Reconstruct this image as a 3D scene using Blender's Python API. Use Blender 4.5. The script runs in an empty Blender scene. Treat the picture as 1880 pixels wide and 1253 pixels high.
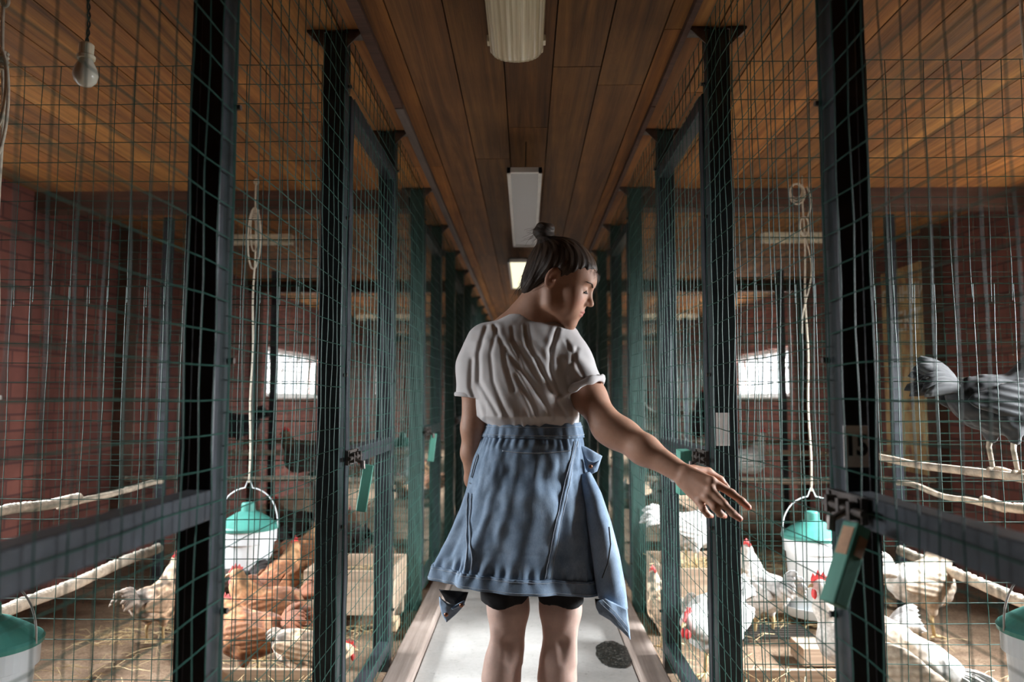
import bpy, math, random
import numpy as np
from mathutils import Vector, Matrix, noise as mnoise

random.seed(11)
RNG = np.random.default_rng(7)
SC = bpy.context.scene
COL = SC.collection
PI = math.pi
R = math.radians

# ------------------------------------------------------------------ camera, world, lights, exposure
FOC = 1400.0
PITCH = math.atan(103.5 / FOC)
YAW = math.atan(26 / FOC)
CAMZ = 1.15
cam_d = bpy.data.cameras.new('camera')
cam = bpy.data.objects.new('camera', cam_d)
COL.objects.link(cam)
cam.location = (0, 0, CAMZ)
cam.rotation_euler = (R(90) + PITCH, 0, YAW)
cam_d.sensor_width = 36
cam_d.lens = FOC / 1880 * 36
cam_d.clip_start = 0.05
cam_d.dof.use_dof = True
cam_d.dof.focus_distance = 2.2
cam_d.dof.aperture_fstop = 2.6
SC.camera = cam
_m = cam.rotation_euler.to_matrix()
_r, _u, _f = _m @ Vector((1, 0, 0)), _m @ Vector((0, 1, 0)), _m @ Vector((0, 0, -1))

def P(px, py, d):
    """world point seen at pixel (px, py) of the 1880x1253 frame, d metres ahead (world Y)"""
    v = _f * FOC + _r * (px - 940) - _u * (py - 626.5)
    v = v * (d / v.y)
    return Vector((v.x, v.y, v.z + CAMZ))

vs = SC.view_settings
vs.view_transform = 'Standard'
vs.look = 'None'
vs.gamma = 1
vs.use_curve_mapping = False
vs.exposure = 0.1

w = bpy.data.worlds.new('daylight')
SC.world = w
w.use_nodes = True
w.node_tree.nodes['Background'].inputs[0].default_value = (0.86, 0.94, 1.0, 1)
w.node_tree.nodes['Background'].inputs[1].default_value = 2.6

def area(name, loc, target, sx, sy, power, col, spread=180):
    l = bpy.data.lights.new(name, 'AREA')
    l.shape = 'RECTANGLE'
    l.size, l.size_y = sx, sy
    l.energy = power
    l.color = col
    l.spread = R(spread)
    o = bpy.data.objects.new(name, l)
    COL.objects.link(o)
    o.location = loc
    d = Vector(target) - Vector(loc)
    o.rotation_euler = d.to_track_quat('-Z', 'Y').to_euler()
    return o

HALF = 2.8          # side walls
CEIL = 2.32
WIN = [(1.92, 3.9), (8.2, 10.3), (14.2, 16.0)]
WZ0, WZ1 = 1.16, 1.70
# daylight falling in through the side windows (downwards, as from the sky)
for s in (-1, 1):
    for (a, b), pw in zip(WIN, (255, 300, 260)):
        y = (a + b) / 2
        area('window_daylight', (s * (HALF + 0.17), y, 1.47), (s * 0.9, y, 0.0),
             b - a, 0.46, pw * (0.5 if s < 0 else 1.15), (0.93, 0.97, 1.0), 95)

# ------------------------------------------------------------------ node materials
def mat(name):
    m = bpy.data.materials.new(name)
    m.use_nodes = True
    nt = m.node_tree
    return m, nt, nt.nodes['Principled BSDF']

def N(nt, t, **kw):
    n = nt.nodes.new(t)
    for k, v in kw.items():
        if k.startswith('i_'):
            n.inputs[k[2:].replace('_', ' ')].default_value = v
        else:
            setattr(n, k, v)
    return n

def ramp(nt, fac, stops):
    r = nt.nodes.new('ShaderNodeValToRGB')
    e = r.color_ramp.elements
    while len(e) < len(stops):
        e.new(0.5)
    for x, (p, c) in zip(e, stops):
        x.position = p
        x.color = (*c, 1) if len(c) == 3 else c
    nt.links.new(fac, r.inputs[0])
    return r.outputs[0]

def coords(nt, scale=(1, 1, 1), src='Object'):
    tc = nt.nodes.new('ShaderNodeTexCoord')
    mp = nt.nodes.new('ShaderNodeMapping')
    mp.inputs['Scale'].default_value = scale
    nt.links.new(tc.outputs[src], mp.inputs['Vector'])
    return mp.outputs[0]

def noise(nt, vec, scale, detail=6, rough=0.6, dist=0.0):
    n = nt.nodes.new('ShaderNodeTexNoise')
    n.inputs['Scale'].default_value = scale
    n.inputs['Detail'].default_value = detail
    n.inputs['Roughness'].default_value = rough
    n.inputs['Distortion'].default_value = dist
    nt.links.new(vec, n.inputs['Vector'])
    return n.outputs['Fac']

def bump(nt, bs, h, strength=0.3, dist=0.01):
    b = nt.nodes.new('ShaderNodeBump')
    b.inputs['Strength'].default_value = strength
    b.inputs['Distance'].default_value = dist
    nt.links.new(h, b.inputs['Height'])
    nt.links.new(b.outputs[0], bs.inputs['Normal'])

def mixc(nt, fac, a, b, mode='MIX'):
    n = nt.nodes.new('ShaderNodeMix')
    n.data_type = 'RGBA'
    n.blend_type = mode
    for sock, v in ((n.inputs[0], fac), (n.inputs[6], a), (n.inputs[7], b)):
        if isinstance(v, (int, float)):
            sock.default_value = v
        elif isinstance(v, tuple):
            sock.default_value = (*v, 1)
        else:
            nt.links.new(v, sock)
    return n.outputs[2]

def simple(name, col, rough=0.6, metal=0.0, var=0.25, scale=12, bmp=0.1, stretch=(1, 1, 1)):
    m, nt, bs = mat(name)
    v = coords(nt, stretch)
    f = noise(nt, v, scale)
    lo = tuple(c * (1 - var) for c in col)
    hi = tuple(min(1, c * (1 + var)) for c in col)
    c = ramp(nt, f, [(0.3, lo), (0.7, hi)])
    nt.links.new(c, bs.inputs['Base Color'])
    bs.inputs['Roughness'].default_value = rough
    bs.inputs['Metallic'].default_value = metal
    if bmp:
        bump(nt, bs, noise(nt, v, scale * 4), bmp, 0.004)
    return m

def wood(name, dark, light, axis=1, scale=1.0, rough=0.75, plank=False, bmp=0.35):
    """sawn wood with the grain along one axis; 'plank' reads a per-plank tone from the mesh"""
    m, nt, bs = mat(name)
    st = [14.0, 14.0, 14.0]
    st[axis] = 0.55
    v = coords(nt, tuple(s * scale for s in st))
    if plank:
        at = N(nt, 'ShaderNodeAttribute', attribute_name='tone')
        off = N(nt, 'ShaderNodeVectorMath', operation='MULTIPLY_ADD')
        nt.links.new(at.outputs['Color'], off.inputs[0])
        off.inputs[1].default_value = (37, 91, 53)
        nt.links.new(v, off.inputs[2])
        v = off.outputs[0]
    f1 = noise(nt, v, 1.0, 10, 0.65, 1.2)
    st2 = [60.0, 60.0, 60.0]
    st2[axis] = 1.5
    v2 = coords(nt, tuple(s * scale for s in st2))
    f2 = noise(nt, v2, 1.0, 5, 0.7, 0.3)
    mid = tuple((a + b) / 2 for a, b in zip(dark, light))
    c = ramp(nt, f1, [(0.28, dark), (0.5, mid), (0.72, light)])
    g = ramp(nt, f2, [(0.3, (0.62, 0.6, 0.58)), (0.62, (1, 1, 1))])
    c = mixc(nt, 0.8, c, g, 'MULTIPLY')
    blot = noise(nt, coords(nt, (1, 1, 1)), 3.2, 4)
    c = mixc(nt, 0.6, c, ramp(nt, blot, [(0.3, (0.6, 0.55, 0.5)), (0.62, (1, 1, 1))]), 'MULTIPLY')
    if plank:
        c = mixc(nt, 0.85, c, at.outputs['Color'], 'MULTIPLY')
    nt.links.new(c, bs.inputs['Base Color'])
    bs.inputs['Roughness'].default_value = rough
    bump(nt, bs, f2, bmp, 0.004)
    return m

M = {}
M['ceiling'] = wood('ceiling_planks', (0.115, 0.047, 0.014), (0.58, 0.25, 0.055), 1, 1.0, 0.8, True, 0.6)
M['beam'] = wood('beam_wood', (0.05, 0.022, 0.014), (0.13, 0.06, 0.035), 0)
M['batten'] = wood('batten_wood', (0.10, 0.08, 0.07), (0.24, 0.19, 0.17), 1)
M['kerb'] = wood('kerb_wood', (0.20, 0.15, 0.13), (0.46, 0.38, 0.33), 1)
M['box'] = wood('nest_box_wood', (0.30, 0.20, 0.13), (0.66, 0.50, 0.37), 0, 1.2)
M['cleat'] = wood('fresh_wood', (0.55, 0.36, 0.20), (0.86, 0.64, 0.42), 1, 1.5)
M['paint'] = simple('post_paint', (0.020, 0.030, 0.033), 0.42, 0.3, 0.5, 9, 0.25)
M['door_paint'] = simple('door_paint', (0.024, 0.028, 0.035), 0.45, 0.2, 0.5, 11, 0.25)
M['green_paint'] = simple('green_post_paint', (0.012, 0.030, 0.025), 0.55, 0.0, 0.5, 9, 0.2)
M['wire'] = simple('coated_wire', (0.014, 0.066, 0.050), 0.5, 0.0, 0.3, 30, 0)
M['wire_grey'] = simple('galvanised_wire', (0.13, 0.17, 0.15), 0.36, 0.7, 0.3, 30, 0)
for k_ in ('wire', 'wire_grey'):
    b_ = M[k_].node_tree.nodes['Principled BSDF']
    b_.inputs['Specular IOR Level'].default_value = 0.3
    b_.inputs['Roughness'].default_value = 0.6
M['metal'] = simple('rusty_steel', (0.14, 0.12, 0.11), 0.45, 0.8, 0.5, 20, 0.3)
M['teal_wood'] = simple('teal_painted_wood', (0.070, 0.24, 0.18), 0.6, 0, 0.35, 14, 0.2, (1, 1, 0.3))
M['bare_patch'] = simple('worn_wood', (0.42, 0.24, 0.14), 0.7, 0, 0.3, 30, 0.2)
M['plastic'] = simple('white_plastic', (0.74, 0.78, 0.80), 0.38, 0, 0.06, 5, 0)
M['lid'] = simple('teal_plastic', (0.06, 0.26, 0.215), 0.5, 0, 0.2, 8, 0.05)
M['cream'] = simple('cream_fixture', (0.78, 0.72, 0.54), 0.4, 0, 0.15, 7, 0)
M['rope'] = simple('cotton_rope', (0.70, 0.64, 0.52), 0.85, 0, 0.2, 60, 0.4)
M['cable'] = simple('cable', (0.03, 0.025, 0.02), 0.5, 0, 0.2, 20, 0)
M['black'] = simple('black_cloth', (0.008, 0.008, 0.010), 0.85, 0, 0.3, 60, 0.2)
M['copper'] = simple('rivet_copper', (0.42, 0.20, 0.13), 0.35, 0.9, 0.2, 30, 0)
M['frame'] = simple('window_frame_paint', (0.62, 0.60, 0.57), 0.5, 0, 0.1, 7, 0.1)
M['rubber'] = simple('shoe_rubber', (0.5, 0.5, 0.5), 0.6)
M['perch'] = simple('perch_wood', (0.42, 0.34, 0.26), 0.9, 0, 0.45, 22, 0.9)
M['droppings'] = simple('dried_droppings', (0.66, 0.60, 0.50), 0.95, 0, 0.25, 40, 0.9)
M['straw'] = simple('straw', (0.62, 0.47, 0.25), 0.8, 0, 0.25, 30, 0)
M['tag'] = simple('paper_tag', (0.88, 0.82, 0.80), 0.7, 0, 0.1, 20, 0)
M['ink'] = simple('black_ink', (0.01, 0.01, 0.01), 0.8, 0, 0.1, 20, 0)
M['comb'] = simple('red_comb', (0.62, 0.035, 0.035), 0.5, 0, 0.3, 60, 0.4)
M['pale_comb'] = simple('pink_comb', (0.78, 0.17, 0.16), 0.5, 0, 0.3, 60, 0.4)
M['beak'] = simple('horn_beak', (0.50, 0.34, 0.18), 0.45)
M['leg'] = simple('yellow_leg', (0.55, 0.40, 0.20), 0.6, 0, 0.3, 60, 0.3)
M['eye'] = simple('dark_eye', (0.02, 0.012, 0.008), 0.12, 0, 0.1, 20, 0)

# side wall: red painted brickwork
m, nt, bs = mat('red_brick_paint')
tc = N(nt, 'ShaderNodeTexCoord')
sp = N(nt, 'ShaderNodeSeparateXYZ')
nt.links.new(tc.outputs['Object'], sp.inputs[0])
cb = N(nt, 'ShaderNodeCombineXYZ')
ad = N(nt, 'ShaderNodeMath', operation='ADD')
nt.links.new(sp.outputs[0], ad.inputs[0])
nt.links.new(sp.outputs[1], ad.inputs[1])
nt.links.new(ad.outputs[0], cb.inputs[0])
nt.links.new(sp.outputs[2], cb.inputs[1])
br = N(nt, 'ShaderNodeTexBrick')
nt.links.new(cb.outputs[0], br.inputs['Vector'])
br.inputs['Color1'].default_value = (0.20, 0.070, 0.050, 1)
br.inputs['Color2'].default_value = (0.14, 0.047, 0.036, 1)
br.inputs['Mortar'].default_value = (0.09, 0.032, 0.027, 1)
br.inputs['Scale'].default_value = 1
br.inputs['Mortar Size'].default_value = 0.007
br.inputs['Brick Width'].default_value = 0.26
br.inputs['Row Height'].default_value = 0.088
f = noise(nt, tc.outputs['Object'], 4, 8)
c = mixc(nt, 0.7, br.outputs[0], ramp(nt, f, [(0.3, (0.55, 0.5, 0.5)), (0.7, (1.25, 1.2, 1.2))]), 'MULTIPLY')
nt.links.new(c, bs.inputs['Base Color'])
bs.inputs['Roughness'].default_value = 0.8
bump(nt, bs, br.outputs['Fac'], -0.5, 0.006)
M['brick'] = m

# pen litter
m, nt, bs = mat('pen_litter')
v = coords(nt)
f1 = noise(nt, v, 7, 8, 0.7)
f2 = noise(nt, v, 90, 5, 0.8)
c = ramp(nt, f1, [(0.3, (0.21, 0.135, 0.085)), (0.55, (0.40, 0.28, 0.185)), (0.75, (0.60, 0.47, 0.34))])
c = mixc(nt, 0.8, c, ramp(nt, f2, [(0.32, (0.35, 0.3, 0.25)), (0.6, (1.1, 1.05, 1))]), 'MULTIPLY')
nt.links.new(c, bs.inputs['Base Color'])
bs.inputs['Roughness'].default_value = 0.95
bump(nt, bs, f2, 0.9, 0.02)
M['litter'] = m

# walkway sheets: pale grey with fine grit
m, nt, bs = mat('walkway_mat')
v = coords(nt)
f1 = noise(nt, v, 3, 8, 0.7)
f2 = noise(nt, v, 55, 4, 0.7)
c = ramp(nt, f1, [(0.3, (0.37, 0.355, 0.335)), (0.7, (0.50, 0.485, 0.465))])
c = mixc(nt, 0.9, c, ramp(nt, f2, [(0.29, (0.30, 0.27, 0.24)), (0.36, (0.95, 0.95, 0.95)), (0.7, (1.05, 1.05, 1.05))]), 'MULTIPLY')
nt.links.new(c, bs.inputs['Base Color'])
bs.inputs['Roughness'].default_value = 0.6
bump(nt, bs, f2, 0.25, 0.004)
M['walk'] = m
m, nt, bs = mat('studded_mat')
v = coords(nt, (70, 70, 70))
vo = N(nt, 'ShaderNodeTexVoronoi')
nt.links.new(v, vo.inputs['Vector'])
vo.inputs['Randomness'].default_value = 0
vo.inputs['Scale'].default_value = 1
nt.links.new(ramp(nt, vo.outputs['Distance'], [(0.2, (0.40, 0.33, 0.29)), (0.4, (0.10, 0.08, 0.07))]), bs.inputs['Base Color'])
bs.inputs['Roughness'].default_value = 0.7
M['stud'] = m
m, nt, bs = mat('dark_gritty_stain')
f = noise(nt, coords(nt), 95, 4, 0.8)
nt.links.new(ramp(nt, f, [(0.55, (0.016, 0.017, 0.015)), (0.66, (0.34, 0.33, 0.30))]), bs.inputs['Base Color'])
bs.inputs['Roughness'].default_value = 0.5
M['stain'] = m

# diffuser, glass
m, nt, bs = mat('prismatic_diffuser')
f = noise(nt, coords(nt, (60, 0.6, 60)), 2.0, 2)
nt.links.new(ramp(nt, f, [(0.35, (0.62, 0.54, 0.36)), (0.65, (0.88, 0.82, 0.62))]), bs.inputs['Base Color'])
bs.inputs['Roughness'].default_value = 0.25
bs.inputs['Transmission Weight'].default_value = 0.0
M['diff'] = m
m, nt, bs = mat('grey_diffuser')
bs.inputs['Base Color'].default_value = (0.23, 0.215, 0.19, 1)
bs.inputs['Roughness'].default_value = 0.35
M['greydiff'] = m
m, nt, bs = mat('lit_diffuser')
bs.inputs['Base Color'].default_value = (0.8, 0.78, 0.65, 1)
bs.inputs['Emission Color'].default_value = (1.0, 0.93, 0.62, 1)
bs.inputs['Emission Strength'].default_value = 1.1
M['lit'] = m
m, nt, bs = mat('bulb_glass')
bs.inputs['Base Color'].default_value = (0.80, 0.78, 0.66, 1)
bs.inputs['Roughness'].default_value = 0.12
bs.inputs['Transmission Weight'].default_value = 0.1
M['bulb'] = m
m, nt, bs = mat('window_glass')
tr = N(nt, 'ShaderNodeBsdfTransparent')
gl = N(nt, 'ShaderNodeBsdfGlossy')
gl.inputs['Roughness'].default_value = 0.05
mx = N(nt, 'ShaderNodeMixShader')
mx.inputs[0].default_value = 0.06
nt.links.new(tr.outputs[0], mx.inputs[1])
nt.links.new(gl.outputs[0], mx.inputs[2])
nt.links.new(mx.outputs[0], nt.nodes['Material Output'].inputs[0])
M['glass'] = m
m, nt, bs = mat('clear_plastic')
bs.inputs['Base Color'].default_value = (0.8, 0.82, 0.85, 1)
bs.inputs['Roughness'].default_value = 0.1
bs.inputs['Transmission Weight'].default_value = 0.8
M['clear'] = m

# cloth
m, nt, bs = mat('white_cotton')
v = coords(nt)
c = ramp(nt, noise(nt, v, 3), [(0.3, (0.56, 0.53, 0.53)), (0.7, (0.62, 0.59, 0.585))])
nt.links.new(c, bs.inputs['Base Color'])
bs.inputs['Roughness'].default_value = 0.85
bs.inputs['Sheen Weight'].default_value = 0.2
bump(nt, bs, noise(nt, v, 500, 2), 0.12, 0.001)
M['shirt'] = m

def denim(name, a, b):
    m, nt, bs = mat(name)
    v = coords(nt)
    f = noise(nt, v, 9, 7, 0.65)
    c = ramp(nt, f, [(0.3, a), (0.72, b)])
    f2 = noise(nt, coords(nt, (1, 1, 0.35)), 340, 3, 0.8)
    c = mixc(nt, 0.6, c, ramp(nt, f2, [(0.3, (0.66, 0.7, 0.76)), (0.65, (1.12, 1.1, 1.08))]), 'MULTIPLY')
    nt.links.new(c, bs.inputs['Base Color'])
    bs.inputs['Roughness'].default_value = 0.85
    bs.inputs['Sheen Weight'].default_value = 0.15
    bump(nt, bs, f2, 0.3, 0.0012)
    return m
M['denim'] = denim('washed_denim', (0.12, 0.19, 0.29), (0.30, 0.40, 0.53))
M['denim_light'] = denim('pale_denim', (0.19, 0.29, 0.43), (0.42, 0.54, 0.69))  # paler denim for the sleeve, its cuffs and the knot
M['thread'] = simple('seam_thread', (0.36, 0.42, 0.50), 0.8, 0, 0.2, 60, 0)

# colour attribute driven
def attr_mat(name, rough, bscale, bstr, sss=0.0, sheen=0.0, voro=False, var=(0.8, 1.1)):
    m, nt, bs = mat(name)
    at = N(nt, 'ShaderNodeAttribute', attribute_name='tone')
    v = coords(nt)
    f = noise(nt, v, bscale, 5, 0.7)
    c = mixc(nt, 1.0, at.outputs['Color'], ramp(nt, f, [(0.3, (var[0],) * 3), (0.65, (var[1],) * 3)]), 'MULTIPLY')
    if voro:
        v2 = coords(nt, (1, 1, 1))
        vo = N(nt, 'ShaderNodeTexVoronoi')
        vo.inputs['Scale'].default_value = 62
        nt.links.new(v2, vo.inputs['Vector'])
        c = mixc(nt, 0.55, c, ramp(nt, vo.outputs['Distance'], [(0.1, (1.1, 1.1, 1.1)), (0.7, (0.55, 0.52, 0.5))]), 'MULTIPLY')
        bump(nt, bs, vo.outputs['Distance'], -bstr, 0.01)
    else:
        bump(nt, bs, f, bstr, 0.002)
    nt.links.new(c, bs.inputs['Base Color'])
    bs.inputs['Roughness'].default_value = rough
    if sss:
        bs.inputs['Subsurface Weight'].default_value = sss
        bs.inputs['Subsurface Radius'].default_value = (0.012, 0.005, 0.003)
        bs.inputs['Subsurface Scale'].default_value = 1.0
    bs.inputs['Sheen Weight'].default_value = sheen
    return m
M['skin'] = attr_mat('skin', 0.6, 60, 0.12, 0.12, 0, False, (0.93, 1.04))
M['feather'] = attr_mat('feathers', 0.8, 35, 0.9, 0, 0.1, True, (0.7, 1.15))

m, nt, bs = mat('brown_hair')
at = N(nt, 'ShaderNodeAttribute', attribute_name='strand')
mp = N(nt, 'ShaderNodeMapping')
mp.inputs['Scale'].default_value = (60, 2.0, 1)
nt.links.new(at.outputs['Color'], mp.inputs['Vector'])
f = noise(nt, mp.outputs[0], 1.0, 4, 0.7, 0.3)
nt.links.new(ramp(nt, f, [(0.3, (0.014, 0.008, 0.005)), (0.58, (0.045, 0.024, 0.013)), (0.8, (0.15, 0.085, 0.04))]), bs.inputs['Base Color'])
bs.inputs['Roughness'].default_value = 0.55
bs.inputs['Specular IOR Level'].default_value = 0.3
bump(nt, bs, f, 0.9, 0.004)
M['hair'] = m

# ------------------------------------------------------------------ mesh helpers
class MB:
    def __init__(s):
        s.v, s.f, s.t = [], [], []
    def add(s, vs_, fs, tone=None):
        b = len(s.v)
        s.v.extend([tuple(v) for v in vs_])
        s.f.extend([tuple(i + b for i in f) for f in fs])
        if tone is not None:
            s.t.extend([tone] * len(vs_))
        return s
    def box(s, c, d, rot=None, tone=None, taper=None):
        x, y, z = d[0] / 2, d[1] / 2, d[2] / 2
        pts = [Vector((i * x, j * y, k * z)) for k in (-1, 1) for j in (-1, 1) for i in (-1, 1)]
        if taper:
            for p in pts[4:]:
                p.x *= taper
                p.y *= taper
        if rot is not None:
            pts = [rot @ p for p in pts]
        c = Vector(c)
        return s.add([p + c for p in pts], [(0, 2, 3, 1), (4, 5, 7, 6), (0, 1, 5, 4), (2, 6, 7, 3), (0, 4, 6, 2), (1, 3, 7, 5)], tone)
    def tube(s, pts, rad, n=8, cap=True, flat=1.0):
        pts = [Vector(p) for p in pts]
        if not isinstance(rad, (list, tuple)):
            rad = [rad] * len(pts)
        vs_, fs = [], []
        up = None
        for i, p in enumerate(pts):
            t = (pts[min(i + 1, len(pts) - 1)] - pts[max(i - 1, 0)]).normalized()
            if up is None:
                up = Vector((0, 0, 1)) if abs(t.z) < 0.9 else Vector((1, 0, 0))
            a = t.cross(up).normalized()
            b = a.cross(t).normalized()
            up = b
            for k in range(n):
                an = 2 * PI * k / n
                vs_.append(p + a * (math.cos(an) * rad[i]) + b * (math.sin(an) * rad[i] * flat))
        for i in range(len(pts) - 1):
            for k in range(n):
                k2 = (k + 1) % n
                fs.append((i * n + k, i * n + k2, (i + 1) * n + k2, (i + 1) * n + k))
        if cap:
            fs.append(tuple(range(n - 1, -1, -1)))
            e = (len(pts) - 1) * n
            fs.append(tuple(range(e, e + n)))
        return s.add(vs_, fs)
    def lathe(s, prof, c=(0, 0, 0), n=32, rot=None):
        vs_, fs = [], []
        c = Vector(c)
        for r_, z in prof:
            for k in range(n):
                an = 2 * PI * k / n
                p = Vector((r_ * math.cos(an), r_ * math.sin(an), z))
                if rot is not None:
                    p = rot @ p
                vs_.append(p + c)
        for i in range(len(prof) - 1):
            for k in range(n):
                k2 = (k + 1) % n
                fs.append((i * n + k, i * n + k2, (i + 1) * n + k2, (i + 1) * n + k))
        fs.append(tuple(range(n - 1, -1, -1)))
        e = (len(prof) - 1) * n
        fs.append(tuple(range(e, e + n)))
        return s.add(vs_, fs)
    def prism(s, poly, o, ax, ay, th):
        """polygon in the plane (ax, ay) at o, thickened by th along the normal"""
        o, ax, ay = Vector(o), Vector(ax), Vector(ay)
        nrm = ax.cross(ay).normalized()
        n = len(poly)
        a = [o + ax * x + ay * y - nrm * th / 2 for x, y in poly]
        b = [p + nrm * th for p in a]
        fs = [tuple(range(n - 1, -1, -1)), tuple(range(n, 2 * n))]
        fs += [(i, (i + 1) % n, n + (i + 1) % n, n + i) for i in range(n)]
        return s.add(a + b, fs)
    def build(s, name, m, parent=None, smooth=False, bevel=0.0, loc=None, auto=None):
        me = bpy.data.meshes.new(name)
        me.from_pydata(s.v, [], s.f)
        if s.t and len(s.t) == len(s.v):
            ca = me.color_attributes.new('tone', 'FLOAT_COLOR', 'POINT')
            ca.data.foreach_set('color', np.array([(*t, 1.0) for t in s.t], dtype=np.float32).ravel())
        me.materials.append(m)
        if smooth:
            me.polygons.foreach_set('use_smooth', [True] * len(me.polygons))
        me.update()
        o = bpy.data.objects.new(name, me)
        COL.objects.link(o)
        if parent is not None:
            o.parent = parent
        if loc is not None:
            o.location = loc
        if bevel:
            b = o.modifiers.new('bevel', 'BEVEL')
            b.width = bevel
            b.segments = 2
            b.limit_method = 'ANGLE'
        return o

def thing(name, label, cat, loc=(0, 0, 0), rz=0.0, group=None):
    o = bpy.data.objects.new(name, None)
    COL.objects.link(o)
    o.location = loc
    o.rotation_euler = (0, 0, rz)
    o['label'] = label
    o['category'] = cat
    if group:
        o['group'] = group
    return o

def tag(o, label, cat, group=None, kind=None):
    o['label'] = label
    o['category'] = cat
    if group:
        o['group'] = group
    if kind:
        o['kind'] = kind
    return o

def struct(o):
    o['kind'] = 'structure'
    return o

def copy_tree(o, parent=None):
    c = o.copy()
    COL.objects.link(c)
    c.parent = parent
    for ch in list(o.children):
        copy_tree(ch, c)
    return c

def text_mesh(name, cu, m):
    tmp = bpy.data.objects.new(name, cu)
    COL.objects.link(tmp)
    me = bpy.data.meshes.new_from_object(tmp.evaluated_get(bpy.context.evaluated_depsgraph_get()))
    bpy.data.objects.remove(tmp)
    me.materials.clear()
    me.materials.append(m)
    o = bpy.data.objects.new(name, me)
    COL.objects.link(o)
    return o

ORD = ['nearest', 'second', 'third', 'fourth', 'fifth', 'sixth', 'seventh', 'eighth', 'ninth', 'tenth', 'eleventh',
       'twelfth', 'thirteenth', 'fourteenth', 'fifteenth', 'sixteenth', 'seventeenth']
SIDE = {-1: 'left', 1: 'right'}

# wire mesh in a plane: o origin, a and b unit axes, w x h metres; the wires bow out by 'bulge' along a x b
def wires(mb, o, a, b, w_, h_, cell=0.062, r=0.0012, bulge=0.0, jit=0.002, na=10, nb=22, free=0.0):
    o, a, b = np.array(o, float), np.array(a, float), np.array(b, float)
    nrm = np.cross(a, b)
    ph = RNG.uniform(0, 6.28, 4)
    def surf(u, v):
        U, V = u / w_, v / h_
        d = bulge * np.sin(PI * U) * (0.55 + 0.45 * np.sin(v * 5 + ph[0])) + jit * np.sin(v * 17 + u * 23 + ph[1])
        du = jit * 1.3 * np.sin(v * 9 + ph[2] + u * 31) * np.sin(PI * U)
        dv = jit * 1.0 * np.sin(u * 11 + ph[3] + v * 13)
        return o + np.outer(u + du, a) + np.outer(v + dv, b) + np.outer(d, nrm)
    def wire(u, v, c1, c2):
        p = surf(u, v)
        n = len(p)
        ring = np.stack([p + c1 * r, p + c2 * r, p - c1 * r, p - c2 * r], 1).reshape(-1, 3)
        fs = [(i * 4 + k, i * 4 + (k + 1) % 4, (i + 1) * 4 + (k + 1) % 4, (i + 1) * 4 + k) for i in range(n - 1) for k in range(4)]
        mb.add(ring, fs)
    nv = int(round(w_ / cell))
    nh = int(round(h_ / cell))
    for i in range(nv + 1):
        e = free * RNG.uniform(0, 1)
        v = np.linspace(-e, h_, nb)
        wire(np.full(nb, w_ * i / nv) , v, a, nrm)
    for j in range(nh + 1):
        u = np.linspace(0, w_, na)
        wire(u, np.full(na, h_ * j / nh), b, nrm)

# ------------------------------------------------------------------ signed distance sculpting (numpy, surface nets)
def smin(a, b, k):
    h = np.maximum(k - np.abs(a - b), 0) / k
    return np.minimum(a, b) - h * h * k * 0.25

def smax(a, b, k):
    return -smin(-a, -b, k)

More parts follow.
